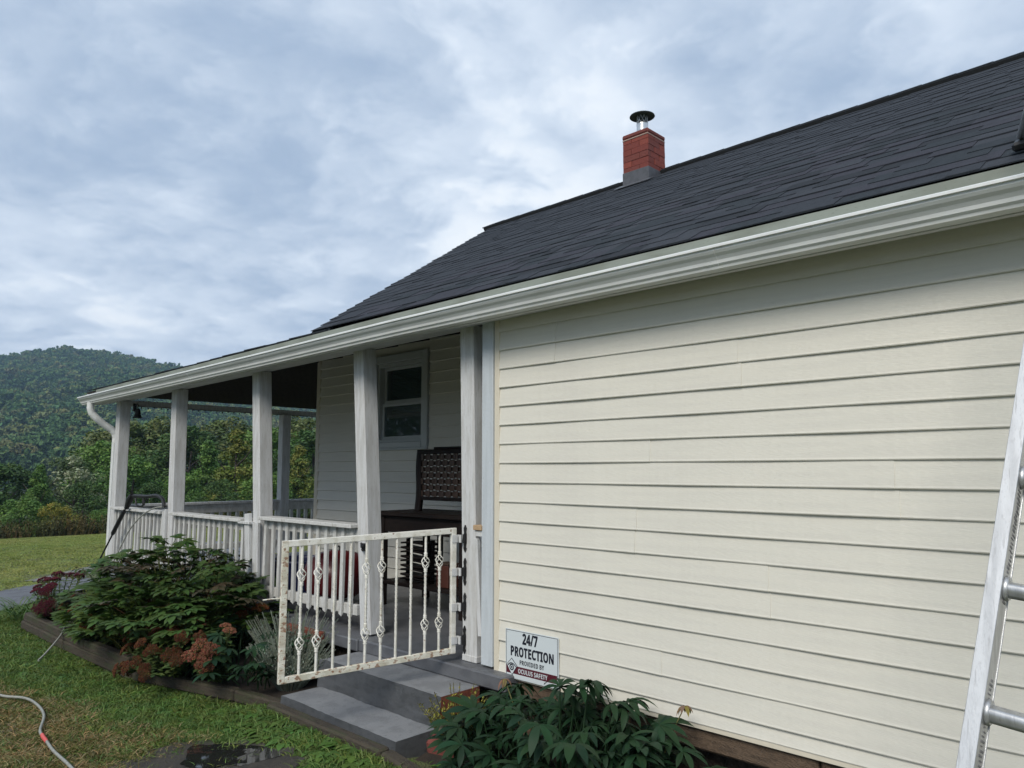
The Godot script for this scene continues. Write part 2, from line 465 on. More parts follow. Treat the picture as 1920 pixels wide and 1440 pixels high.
func gh(p: Vector3) -> float:
	var q := p - EYE
	var d := q.dot(FW)
	var l := q.dot(RT)
	var t := clampf((d - 11.0) / 34.0, 0.0, 1.0)
	var y := -3.0 * t * (0.75 + 0.25 * t)
	y += 0.07 * exp(-pow((p.z - 0.82) / 0.24, 2.0)) * clampf((p.x + 5.4) / 0.4, 0.0, 1.0) * clampf((-2.6 - p.x) / 0.6, 0.0, 1.0)
	y += 0.088 * clampf(l + 31.0, -16.0, 24.0) * clampf((d - 14.0) / 30.0, 0.0, 1.0)
	if d > 45.0:
		y -= minf(d - 45.0, 200.0) * 0.02
	return y

func mapped(c: Color, k: float) -> Color:
	return Color(c.r * k, c.g * k, c.b * k)

func sky_image() -> Image:
	var W := 4096
	var H := 2048
	var big := FastNoiseLite.new()
	big.noise_type = FastNoiseLite.TYPE_SIMPLEX_SMOOTH
	big.seed = 21
	big.frequency = 0.55
	big.fractal_octaves = 5
	big.fractal_gain = 0.5
	var det := FastNoiseLite.new()
	det.noise_type = FastNoiseLite.TYPE_SIMPLEX_SMOOTH
	det.seed = 33
	det.frequency = 3.4
	det.fractal_octaves = 6
	det.fractal_gain = 0.58
	var out := PackedByteArray()
	out.resize(W * H * 3)
	# thinner places in the deck, where the cloud is brightest, and heavier banks between them: [direction, amount, tightness]
	var places := [[Vector3(-0.634, 0.333, -0.698), 0.25, 16.0], [Vector3(-0.55, 0.31, -0.775), 0.12, 16.0], [Vector3(-0.852, 0.308, -0.425), -0.15, 16.0], [Vector3(-0.935, 0.19, -0.30), 0.22, 50.0], [Vector3(-0.53, 0.46, -0.71), -0.06, 22.0]]
	var puff := FastNoiseLite.new()
	puff.noise_type = FastNoiseLite.TYPE_SIMPLEX_SMOOTH
	puff.seed = 44
	puff.frequency = 2.6
	puff.fractal_type = FastNoiseLite.FRACTAL_RIDGED
	puff.fractal_octaves = 4
	puff.fractal_gain = 0.5
	out.fill(120)
	for j in H / 2 + 3:
		var el := PI * 0.5 - PI * (j + 0.5) / H
		var y := sin(el)
		var cy := cos(el)
		for i in W:
			var k := (j * W + i) * 3
			var a := TAU * (i + 0.5) / W
			var dir := Vector3(sin(a) * cy, y, -cos(a) * cy)
			var s := 1.0 / (maxf(y, 0.0) + 0.22)
			var px := dir.x * s
			var pz := dir.z * s
			var b := big.get_noise_3d(px, pz, 0.3)
			var d := det.get_noise_3d(px, pz, b * 0.8)
			var rg := puff.get_noise_3d(px + d * 0.12, pz - d * 0.12, 1.7)
			var cl := 0.50 + b * 0.44 + d * 0.42 - rg * 0.15
			for pl in places:
				cl += float(pl[1]) * exp(-(dir - (pl[0] as Vector3)).length_squared() * float(pl[2]))
			# near the horizon the deck is seen edge on and evens out
			var low := clampf(1.0 - y * 4.0, 0.0, 1.0)
			cl = lerpf(cl, 0.60 + d * 0.3, low * 0.45)
			cl = clampf(cl, 0.0, 1.0)
			var t := cl * cl * (3.0 - 2.0 * cl)
			var r := lerpf(0.36, 0.73, t)
			var g := lerpf(0.46, 0.81, t)
			var bb := lerpf(0.61, 0.91, t)
			var top := clampf((cl - 0.66) * 2.6, 0.0, 1.0)
			r = lerpf(r, 0.86, top); g = lerpf(g, 0.90, top); bb = lerpf(bb, 0.94, top)
			out[k] = int(pow(r, 0.4545) * 255.0)
			out[k + 1] = int(pow(g, 0.4545) * 255.0)
			out[k + 2] = int(pow(bb, 0.4545) * 255.0)
	return Image.create_from_data(W, H, false, Image.FORMAT_RGB8, out)

func view_and_light() -> void:
	var cam := Camera3D.new()
	cam.name = "camera"
	cam.position = EYE
	cam.rotation = Vector3(deg_to_rad(6.608), deg_to_rad(43.9315), 0)
	cam.fov = 54.43
	cam.near = 0.05
	cam.far = 4000
	add_child(cam)
	cam.current = true
	var env := Environment.new()
	env.background_mode = Environment.BG_SKY
	var sky := Sky.new()
	var pm := PanoramaSkyMaterial.new()
	pm.panorama = ImageTexture.create_from_image(sky_image())
	sky.sky_material = pm
	env.sky = sky
	env.background_energy_multiplier = 0.66
	env.tonemap_mode = Environment.TONE_MAPPER_LINEAR
	env.tonemap_exposure = 1.76
	env.sdfgi_enabled = true
	env.ssao_enabled = true
	env.ssil_enabled = true
	env.fog_enabled = true
	env.fog_density = 0.0003
	env.fog_light_color = Color(0.62, 0.74, 0.86)
	var we := WorldEnvironment.new()
	we.name = "world_environment"
	we.environment = env
	add_child(we)
	var sun := DirectionalLight3D.new()
	sun.name = "overcast_sun"
	sun.light_energy = 0.5
	sun.light_angular_distance = 26.0
	sun.light_color = Color(1.0, 0.97, 0.92)
	sun.shadow_enabled = true
	sun.look_at_from_position(Vector3(3.2, 7.6, 8.2), Vector3.ZERO)
	add_child(sun)

# ---------------------------------------------------------------- the house
const TH := 0.5271         # roof pitch, 30.2 degrees
const Y0 := 2.6575         # the topmost visible lap line of the siding
const LAP := 0.127
const EX := -11.40         # far end of the eave

func poly_at(P: Array, x: float) -> float:
	for k in P.size() - 1:
		if x >= P[k][0] and x <= P[k + 1][0]:
			return lerpf(P[k][1], P[k + 1][1], (x - P[k][0]) / (P[k + 1][0] - P[k][0]))
	return P[0][1] if x < P[0][0] else P[-1][1]

func lip(x: float) -> float:    # height of the gutter's front lip: the porch end has sagged
	return poly_at([[-11.5, 2.722], [-8.9, 2.748], [-6.15, 2.779], [-4.5, 2.803], [-3.0, 2.812], [3.0, 2.813]], x)

func sof(x: float) -> float:    # underside of the soffit at the posts
	return poly_at([[-11.5, 2.64], [-10.5, 2.652], [-6.8, 2.70], [-3.55, 2.742], [-0.98, 2.772], [3.0, 2.78]], x)

func on_roof(x: float, s: float, up := 0.0) -> Vector3:
	return Vector3(x, 2.893 + s * sin(TH) + up * cos(TH), 0.245 - s * cos(TH) + up * sin(TH))

func plank_mesh(x0: float, x1: float, yb: float, yt: float, proud: float, wob: float) -> MB:
	var m := MB.new()
	var k := maxi(1, int((x1 - x0) / 0.35))
	var rows_f := []
	var xs := []
	for i in k + 1:
		xs.append(lerpf(x0, x1, float(i) / k))
	var prof := [Vector2(0.0, yt), Vector2(0.004 + proud, yt), Vector2(0.0155 + proud, yb + 0.012), Vector2(0.0175 + proud, yb + 0.003), Vector2(0.0150 + proud, yb - 0.002), Vector2(0.0, yb + 0.001)]
	for i in k:
		var wa := wob * sin(xs[i] * 5.1 + yb * 31.0)
		var wb := wob * sin(xs[i + 1] * 5.1 + yb * 31.0)
		for j in prof.size() - 1:
			var p: Vector2 = prof[j]
			var q: Vector2 = prof[j + 1]
			m.quad(Vector3(xs[i], q.y, q.x + wa), Vector3(xs[i + 1], q.y, q.x + wb), Vector3(xs[i + 1], p.y, p.x + wb), Vector3(xs[i], p.y, p.x + wa))
	for e in [0, k]:
		var w2: float = wob * sin(xs[e] * 5.1 + yb * 31.0)
		var A := []
		for p in prof:
			A.append(Vector3(xs[e], p.y, p.x + w2))
		m.face(A, Vector3((x0 + x1) * 0.5, (yb + yt) * 0.5, -0.05))
	return m

func build_house() -> void:
	var h := thing("house", "old cream-sided house with dark shingle roof, brick chimney and open railed porch", "house")
	# ---- long wall with its lap boards
	var wall := part_node("long_wall", h)
	var mb := MB.new()
	mb.bx(Vector3(-3.59, 0.40, -0.14), Vector3(3.0, 2.80, -0.004))
	obj("sheathing", mb, M.siding, wall)
	var seams := {1: -3.058, 2: -3.066, 3: -1.822, 4: -1.806, 7: -2.371, 8: -1.10, 9: -1.085, 11: -2.483, 12: -1.703, 13: -1.697, 10: -2.47, 16: -2.325, 17: -0.1}
	for i in 19:
		var yb := Y0 - LAP * i
		var yt := yb + LAP + 0.006 if i > 0 else 2.79
		if i == 18:
			yb = 0.425
			yt = Y0 - LAP * 17 + 0.006
		var cuts := [-3.548, 3.0]
		if seams.has(i):
			cuts = [-3.548, seams[i], 3.0]
		for k in cuts.size() - 1:
			obj("plank", plank_mesh(cuts[k], cuts[k + 1] + (0.012 if k == 0 and cuts.size() > 2 else 0.0), yb, yt, 0.0028 if k == 0 and cuts.size() > 2 else 0.0, 0.0016), M.siding, wall)
	mb = MB.new()
	mb.bx(Vector3(-3.592, 0.405, -0.002), Vector3(-3.548, 2.745, 0.021), 0.004)
	obj("corner_channel", mb, M.trim_cream, wall)
	mb = MB.new()
	mb.bx(Vector3(-3.548, 0.398, 0.0), Vector3(3.0, 0.43, 0.013), 0.003)
	obj("starter_strip", mb, M.trim_cream, wall)
	mb = MB.new()
	mb.bx(Vector3(-3.70, 0.445, -0.015), Vector3(-3.594, 2.742, 0.034), 0.004)
	obj("corner_board", mb, M.blue_white_paint, h)
	# ---- what the wall stands on
	var base := part_node("foundation", h)
	mb = MB.new()
	mb.bx(Vector3(-3.5, 0.285, -0.16), Vector3(-1.50, 0.397, -0.012), 0.012)
	obj("sill_beam", mb, M.sill_beam, base)
	mb = MB.new()
	mb.bx(Vector3(-1.49, 0.29, -0.16), Vector3(3.0, 0.397, -0.02), 0.012)
	obj("sill_beam", mb, M.sill_beam, base)
	mb = MB.new()
	mb.bx(Vector3(-3.5, -0.4, -0.45), Vector3(3.0, 0.284, -0.22))
	mb.bx(Vector3(-11.0, -0.5, -0.45), Vector3(-3.5, 0.335, -0.02))
	obj("foundation_wall", mb, M.foundation, base)
	# ---- recessed wall behind the porch
	var ww := part_node("window_wall", h)
	mb = MB.new()
	mb.bx(Vector3(-9.09, 0.3, -2.14), Vector3(-7.74, 3.30, -2.004))
	mb.bx(Vector3(-6.77, 0.3, -2.14), Vector3(-3.6, 3.30, -2.004))
	mb.bx(Vector3(-7.74, 0.3, -2.14), Vector3(-6.77, 2.04, -2.004))
	mb.bx(Vector3(-7.74, 3.09, -2.14), Vector3(-6.77, 3.30, -2.004))
	obj("sheathing", mb, M.siding, ww)
	for i in 23:
		var yb := 0.44 + LAP * i
		var yt := minf(yb + LAP + 0.006, 3.29)
		var spans := [[-9.05, -3.62]]
		if yt > 1.99 and yb < 3.14:
			spans = [[-9.05, -7.822], [-6.688, -3.62]]
		for sp in spans:
			var o := obj("plank", plank_mesh(sp[0], sp[1], yb, yt, 0.0, 0.0012), M.siding, ww)
			o.position.z = -2.0
			o.scale.z = 1.6
	mb = MB.new()
	mb.bx(Vector3(-9.11, 0.43, -2.02), Vector3(-9.03, 3.29, -1.972), 0.004)
	obj("corner_channel", mb, M.trim_cream, ww)
	mb = MB.new()
	mb.bx(Vector3(-3.72, 0.43, -2.0), Vector3(-3.592, 2.78, -0.16))
	obj("return_wall", mb, M.siding, h)
	mb = MB.new()
	mb.bx(Vector3(-9.09, 0.3, -5.4), Vector3(-8.95, 3.30, -2.141))
	mb.bx(Vector3(-9.09, 0.3, -5.54), Vector3(3.0, 3.30, -5.40))
	mb.bx(Vector3(2.86, 0.3, -5.399), Vector3(3.0, 3.6, -0.141))
	obj("rear_wall", mb, M.siding, h)
	build_window(h)
	build_roof(h)
	build_eave(h)
	build_porch(h)
	build_chimney(h)

func build_window(h: Node3D) -> void:
	var w := part_node("window", h)
	var m := MB.new()
	var X0 := -7.81
	var X1 := -6.70
	# casing
	m.bx(Vector3(X0, 1.99, -1.995), Vector3(X0 + 0.10, 3.14, -1.955), 0.005)
	m.bx(Vector3(X1 - 0.10, 1.99, -1.995), Vector3(X1, 3.14, -1.955), 0.005)
	m.bx(Vector3(X0 + 0.101, 3.045, -1.995), Vector3(X1 - 0.101, 3.14, -1.956), 0.005)
	m.bx(Vector3(X0 + 0.101, 1.99, -1.995), Vector3(X1 - 0.101, 2.06, -1.950), 0.005)
	m.bx(Vector3(X0 - 0.01, 1.965, -1.99), Vector3(X1 + 0.01, 1.989, -1.935), 0.004)
	obj("casing", m, M.sash_white, w)
	m = MB.new()
	m.bx(Vector3(X0 + 0.102, 2.062, -2.10), Vector3(X0 + 0.145, 3.043, -1.985), 0.003)
	m.bx(Vector3(X1 - 0.145, 2.062, -2.10), Vector3(X1 - 0.102, 3.043, -1.985), 0.003)
	m.bx(Vector3(X0 + 0.146, 3.0, -2.10), Vector3(X1 - 0.146, 3.043, -1.986), 0.003)
	m.bx(Vector3(X0 + 0.146, 2.062, -2.10), Vector3(X1 - 0.146, 2.095, -1.986), 0.003)
	obj("frame", m, M.sash_white, w)
	for s in [[2.096, 2.545, -2.03], [2.546, 2.999, -2.06]]:
		m = MB.new()
		var a := X0 + 0.147
		var b := X1 - 0.147
		m.bx(Vector3(a, s[0], s[2] - 0.025), Vector3(a + 0.04, s[1], s[2]), 0.003)
		m.bx(Vector3(b - 0.04, s[0], s[2] - 0.025), Vector3(b, s[1], s[2]), 0.003)
		m.bx(Vector3(a + 0.041, s[0], s[2] - 0.025), Vector3(b - 0.041, s[0] + 0.04, s[2] + 0.001), 0.003)
		m.bx(Vector3(a + 0.041, s[1] - 0.035, s[2] - 0.025), Vector3(b - 0.041, s[1], s[2] + 0.001), 0.003)
		obj("sash", m, M.sash_white, w)
		m = MB.new()
		m.bx(Vector3(a + 0.04, s[0] + 0.04, s[2] - 0.016), Vector3(b - 0.04, s[1] - 0.035, s[2] - 0.012))
		obj("pane", m, M.glass, w)
	# blinds let down over the upper sash, an unlit room behind
	for k in 27:
		m = MB.new()
		var y := 2.99 - k * 0.021
		m.box(Transform3D(Basis(Vector3.RIGHT, 0.75), Vector3((X0 + X1) * 0.5, y, -2.17)), Vector3(0.80, 0.0016, 0.025))
		obj("blind_slat", m, M.blind, w)
	m = MB.new()
	m.bx(Vector3(-7.9, 1.2, -4.6), Vector3(-6.6, 3.4, -4.5))
	m.bx(Vector3(-8.0, 1.2, -4.6), Vector3(-7.9, 3.4, -2.15))
	m.bx(Vector3(-6.6, 1.2, -4.6), Vector3(-6.5, 3.4, -2.15))
	m.bx(Vector3(-7.9, 1.1, -4.6), Vector3(-6.6, 1.2, -2.15))
	m.bx(Vector3(-7.9, 3.4, -4.6), Vector3(-6.6, 3.5, -2.15))
	obj("room", m, M.dark_room, w)

func rake_x(s: float) -> float:
	return -5.56 - 0.393 * s

func build_roof(h: Node3D) -> void:
	var r := part_node("roof", h)
	var S := 4.50
	var EXP := 0.1452
	var m := MB.new()
	# deck under the shingles (front slope), back slope, the hipped end over the porch
	var P0 := on_roof(rake_x(0), 0, -0.03)
	var P1 := on_roof(rake_x(S), S, -0.03)
	var ridge := on_roof(3.2, S, -0.03)
	var back := Vector3(0, 0, 2.0 * P1.z)
	var mir := func(p: Vector3) -> Vector3: return Vector3(p.x, p.y, 2.0 * P1.z - p.z)
	var dk := Vector3(0, -0.03, 0)
	m.quad(P0, on_roof(3.2, 0, -0.03), ridge, P1)
	m.quad(P1 + dk, ridge + dk, on_roof(3.2, 0, -0.03) + dk, P0 + dk)
	m.quad(mir.call(on_roof(3.2, 0, -0.03)), mir.call(P0), P1, ridge)
	var q := Vector3(-9.3, 3.40, -2.0)
	var qb: Vector3 = mir.call(q)
	m.tri(P0, P1, q)
	m.tri(P1, qb, q)
	m.tri(P1, mir.call(P0), qb)
	obj("roof_deck", m, M.ridge_black, r)
	# gable at the near end, outside the frame
	m = MB.new()
	m.tri(on_roof(2.95, 0.1, -0.06), mir.call(on_roof(2.95, 0.1, -0.06)), on_roof(2.95, S, -0.06))
	obj("gable_end", m, M.siding, r)
	# porch roof of lower pitch, hipped at the far corner
	m = MB.new()
	var prof := []
	var rows := []
	for k in 13:
		var x: float = lerpf(EX, -3.4, k / 12.0)
		var e := Vector3(x, lip(x) + 0.073, 0.242)
		var dz: float = minf(2.25, maxf(x - EX, 0.0))
		rows.append([e, Vector3(x, e.y + dz * 0.235, 0.242 - dz)])
	for k in 12:
		m.quad(rows[k][0], rows[k + 1][0], rows[k + 1][1], rows[k][1])
		var t := Vector3(0, -0.022, 0)
		m.quad(rows[k][1] + t, rows[k + 1][1] + t, rows[k + 1][0] + t, rows[k][0] + t)
		m.quad(rows[k][0] + t, rows[k + 1][0] + t, rows[k + 1][0], rows[k][0])
	# the end slope
	var c0: Vector3 = rows[0][0]
	var in_x := EX + 2.25
	var top_y: float = c0.y + 2.25 * 0.235
	var far_e := Vector3(EX, c0.y, -7.5)
	var far_t := Vector3(in_x, top_y, -7.5)
	var near_t := Vector3(in_x, top_y + 0.01, 0.242 - 2.25)
	var t2 := Vector3(0, -0.022, 0)
	m.quad(far_e, c0, near_t, far_t)
	m.quad(far_t + t2, near_t + t2, c0 + t2, far_e + t2)
	m.quad(far_e + t2, c0 + t2, c0, far_e)
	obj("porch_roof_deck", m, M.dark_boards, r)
	# rafters that show from below
	for k in 13:
		var x: float = -10.9 + k * 0.6
		if x > -3.8:
			break
		m = MB.new()
		var dz: float = minf(2.2, x - EX - 0.05)
		var y: float = lip(x) + 0.073 - 0.075
		m.bar(Vector3(x, y, 0.1), Vector3(x, y + 0.235 * dz, 0.242 - dz), 0.045, 0.10, Vector3.RIGHT)
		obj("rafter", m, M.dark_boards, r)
	# shingles: the ones that show largest are pieces of their own, the rest one field
	var rest := MB.new()
	var cand := []
	var sx := RandomNumberGenerator.new()
	sx.seed = 5
	for k in 31:
		var s := k * EXP
		var x := rake_x(s + 0.03) - 0.01 + sx.randf_range(-0.006, 0.006)
		while x < 3.15:
			var w := sx.randf_range(0.11, 0.34)
			var th := 0.0055 if sx.randf() < 0.5 else 0.0095
			cand.append([x, minf(x + w, 3.18), s - sx.randf_range(0.0, 0.004), th, sx.randi() % 5])
			x += w
	cand.sort_custom(func(a, b): return (on_roof(a[0], a[2]) - Vector3(-0.9, 1.72, 3.5756)).length() < (on_roof(b[0], b[2]) - Vector3(-0.9, 1.72, 3.5756)).length())
	var n := 0
	for cc in cand:
		var seen: bool = cc[0] < 0.1 and n < 300
		var t: MB = MB.new() if seen else rest
		var a := on_roof(cc[0], cc[2], 0.006)
		var b := on_roof(cc[1], cc[2], 0.006)
		var a2 := on_roof(cc[0], cc[2] + EXP + 0.02, 0.002)
		var b2 := on_roof(cc[1], cc[2] + EXP + 0.02, 0.002)
		var up: Vector3 = Vector3(0, cos(TH), sin(TH)) * float(cc[3])
		var mid := (a + b2) * 0.5
		for f in [[a + up, b + up, b2 + up, a2 + up], [a, b, b + up, a + up], [a, a2, a2 + up, a + up], [b, b2, b2 + up, b + up]]:
			t.face(f, mid)
		if seen:
			obj("shingle", t, M["shingle%d" % cc[4]], r)
			n += 1
	var fld := obj("shingle_field", rest, M.shingle0, r)
	fld.set_meta("kind", "stuff")
	# low-pitch shingles that show edge on above the porch gutter
	m = MB.new()
	var xx := EX + 0.04
	while xx < -5.5:
		var w := sx.randf_range(0.2, 0.5)
		for c in 16:
			var e0 := Vector3(xx, lip(xx) + 0.097 + sx.randf_range(-0.002, 0.006) + c * 0.033, 0.252 - c * 0.14)
			if e0.x - EX < 0.15 * c:
				continue
			m.box(Transform3D(Basis(Vector3.RIGHT, 0.23), e0 + Vector3(w * 0.5, 0.008, -0.075)), Vector3(w, 0.011, 0.17))
		xx += w
	m.face([Vector3(-5.60, lip(-5.6) + 0.05, 0.24), Vector3(-5.30, lip(-5.3) + 0.05, 0.24), Vector3(-5.30, 2.895, 0.24), Vector3(-5.58, 2.898, 0.24)], Vector3(-5.4, 2.8, -5))
	m.face([Vector3(-5.60, lip(-5.6) + 0.05, 0.24), Vector3(-5.58, 2.898, 0.24), on_roof(rake_x(0.8), 0.8), Vector3(-5.9, 2.93, -0.45)], Vector3(5, 2.8, -0.3))
	# the hipped end's own courses, up to the ridge
	var lo_c := q.lerp(q, 0.0)
	var nrm := (P1 - P0).cross(q - P0).normalized()
	if nrm.y < 0.0:
		nrm = -nrm
	var yy := P0.y + 0.10
	while yy < P1.y - 0.1:
		var yn := yy + 0.095
		var seg := func(y: float) -> Array:
			var a := P0.lerp(P1, clampf((y - P0.y) / (P1.y - P0.y), 0, 1))
			var b := P0.lerp(lo_c, clampf((y - P0.y) / (lo_c.y - P0.y), 0, 1)) if y < lo_c.y else lo_c.lerp(P1, clampf((y - lo_c.y) / (P1.y - lo_c.y), 0, 1))
			return [a, b]
		var sa: Array = seg.call(yy)
		var sb: Array = seg.call(yn)
		var f := 0.0
		var ln := (sa[0] as Vector3).distance_to(sa[1])
		while f < 1.0 and ln > 0.15:
			var g2 := minf(1.0, f + sx.randf_range(0.12, 0.34) / ln)
			var th := 0.014 + (0.005 if sx.randf() < 0.5 else 0.0)
			var A: Vector3 = (sa[0] as Vector3).lerp(sa[1], f) + nrm * th
			var B: Vector3 = (sa[0] as Vector3).lerp(sa[1], g2) + nrm * th
			var C2: Vector3 = (sb[0] as Vector3).lerp(sb[1], g2) + nrm * (th - 0.010)
			var D: Vector3 = (sb[0] as Vector3).lerp(sb[1], f) + nrm * (th - 0.010)
			var cc2 := (A + C2) * 0.5 - nrm * 0.02
			m.face([A, B, C2, D], cc2)
			m.face([A, B, B - nrm * 0.012, A - nrm * 0.012], cc2)
			f = g2
		yy = yn
	var pf := obj("porch_shingle_field", m, M.shingle1, r)
	pf.set_meta("kind", "stuff")
	# raised ridge vent with cap shingles
	m = MB.new()
	for sg in [1.0, -1.0]:
		var c := on_roof(0, S)
		m.box(Transform3D(Basis(Vector3.RIGHT, sg * TH), Vector3((rake_x(S) - 0.03 + 3.2) * 0.5, c.y - 0.028, c.z + sg * 0.085)), Vector3(3.2 - rake_x(S) + 0.03, 0.05, 0.16))
	obj("ridge_vent", m, M.ridge_black, r)
	var x3 := rake_x(S) - 0.06
	while x3 < 1.0:
		m = MB.new()
		var c := on_roof(0, S)
		for sg in [1.0, -1.0]:
			m.box(Transform3D(Basis(Vector3.RIGHT, sg * TH * 0.92) * Basis(Vector3.BACK, 0.015), Vector3(x3 + 0.14, c.y + 0.006, c.z + sg * 0.075)), Vector3(0.30, 0.012, 0.165))
		obj("ridge_cap", m, M["shingle%d" % (sx.randi() % 5)], r)
		x3 += 0.28

func build_eave(h: Node3D) -> void:
	var xs := []
	for k in 34:
		xs.append(lerpf(EX - 0.04, 3.1, k / 33.0))
	var m := MB.new()
	# K-style gutter: outside, then back inside the trough
	var g := [Vector2(0.222, 0.055), Vector2(0.222, -0.104), Vector2(0.286, -0.104), Vector2(0.290, -0.092), Vector2(0.302, -0.082), Vector2(0.305, -0.066), Vector2(0.316, -0.050), Vector2(0.332, -0.038), Vector2(0.341, -0.026), Vector2(0.342, -0.016), Vector2(0.354, -0.014), Vector2(0.353, -0.003), Vector2(0.345, 0.003), Vector2(0.3385, 0.002), Vector2(0.3375, -0.010), Vector2(0.336, -0.026), Vector2(0.328, -0.036), Vector2(0.312, -0.048), Vector2(0.301, -0.066), Vector2(0.284, -0.100), Vector2(0.226, -0.100), Vector2(0.226, 0.055)]
	m.sweep_x(g, xs, lip)
	m.face([Vector3(EX - 0.038, lip(EX) - 0.103, 0.225), Vector3(EX - 0.038, lip(EX) - 0.103, 0.285), Vector3(EX - 0.038, lip(EX) - 0.03, 0.336), Vector3(EX - 0.038, lip(EX), 0.345), Vector3(EX - 0.038, lip(EX), 0.225)], Vector3(0, 2.7, 0.28))
	obj("gutter", m, M.gutter_metal, h)
	for sx in [-1.78, -7.9]:
		m = MB.new()
		var big := []
		for p in g.slice(1, 12):
			big.append(Vector2(p.x + 0.0022, p.y - 0.0012))
		big.append(Vector2(0.23, 0.0))
		m.sweep_x(big, [sx - 0.03, sx + 0.03], lip)
		obj("gutter_joint", m, M.gutter_metal, h)
	m = MB.new()
	m.sweep_x([Vector2(0.228, 0.082), Vector2(0.255, 0.074), Vector2(0.252, 0.040), Vector2(0.250, -0.02), Vector2(0.229, -0.02)], xs.slice(1), lip)
	obj("drip_edge", m, M.drip_metal, h)
	m = MB.new()
	m.sweep_x([Vector2(0.185, 0.06), Vector2(0.185, -0.108), Vector2(0.219, -0.108), Vector2(0.219, 0.06)], xs, lip)
	obj("fascia", m, M.soffit_paint, h)
	m = MB.new()
	for k in 33:
		var a: float = xs[k]
		var b: float = xs[k + 1]
		m.quad(Vector3(a, sof(a), 0.0), Vector3(b, sof(b), 0.0), Vector3(b, lip(b) - 0.095, 0.186), Vector3(a, lip(a) - 0.095, 0.186))
		m.quad(Vector3(a, lip(a) - 0.075, 0.186), Vector3(b, lip(b) - 0.075, 0.186), Vector3(b, sof(b) + 0.02, 0.0), Vector3(a, sof(a) + 0.02, 0.0))
		m.quad(Vector3(a, sof(a) + 0.02, 0.0), Vector3(b, sof(b) + 0.02, 0.0), Vector3(b, sof(b), 0.0), Vector3(a, sof(a), 0.0))
	obj("soffit", m, M.soffit_paint, h)
	m = MB.new()
	m.sweep_x([Vector2(-0.004, 0.022), Vector2(-0.14, 0.022), Vector2(-0.14, 0.12), Vector2(-0.004, 0.12)], [-11.07, -9.0, -6.8, -5.0, -3.6], sof)
	obj("porch_beam", m, M.soffit_paint, h)
	# header across the far end, with a string of small lamps under it
	m = MB.new()
	m.bx(Vector3(-11.07, 2.612, -6.5), Vector3(-11.0, 2.69, -0.15), 0.004)
	obj("end_beam", m, M.white_paint, h)
	m = MB.new()
	for k in 64:
		var z := -0.25 - k * 0.09
		m.box(Transform3D(Basis(Vector3.UP, k * 0.7), Vector3(-10.99, 2.603 - 0.008 * (k % 3), z)), Vector3(0.012, 0.022, 0.012))
		m.bar(Vector3(-10.99, 2.609, z), Vector3(-10.99, 2.609 - 0.004 * (k % 2), z - 0.09), 0.006, 0.006)
	obj("string_of_lamps", m, M.black_plastic, h)
	# downspout: outlet, two elbows, leader against the corner post
	var ds := part_node("downspout", h)
	m = MB.new()
	var pts := [Vector3(-11.12, 2.64, 0.27), Vector3(-11.12, 2.55, 0.27), Vector3(-11.115, 2.49, 0.25), Vector3(-11.10, 2.42, 0.19), Vector3(-11.10, 2.34, 0.09), Vector3(-11.09, 2.28, 0.0), Vector3(-11.08, 2.23, -0.045), Vector3(-11.08, 2.17, -0.06), Vector3(-11.08, 2.08, -0.06)]
	var fine := []
	for k in pts.size() - 1:
		for j in 7:
			fine.append((pts[k] as Vector3).lerp(pts[k + 1], j / 7.0))
	var rad := []
	for k in fine.size():
		rad.append(0.046 + (0.004 if k % 2 == 0 else 0.0))
	m.tube(fine, rad, 10)
	obj("elbow", m, M.gutter_metal, ds)
	m = MB.new()
	m.bar(Vector3(-11.08, 2.10, -0.06), Vector3(-11.065, 0.15, -0.06), 0.065, 0.085, Vector3.RIGHT, 0.010)
	obj("leader", m, M.gutter_metal, ds)

func post(h: Node3D, xt: float, xb: float, yb: float, z: float, yt: float, mat: Material, w := 0.14, called := "porch_post") -> void:
	var m := MB.new()
	var rows := []
	var k := 9
	var a := Vector3(xb, yb, z - w * 0.5)
	var b := Vector3(xt, yt, z - w * 0.5)
	m.bar(a, b, w, w, Vector3.RIGHT, 0.006)
	obj(called, m, mat, h)

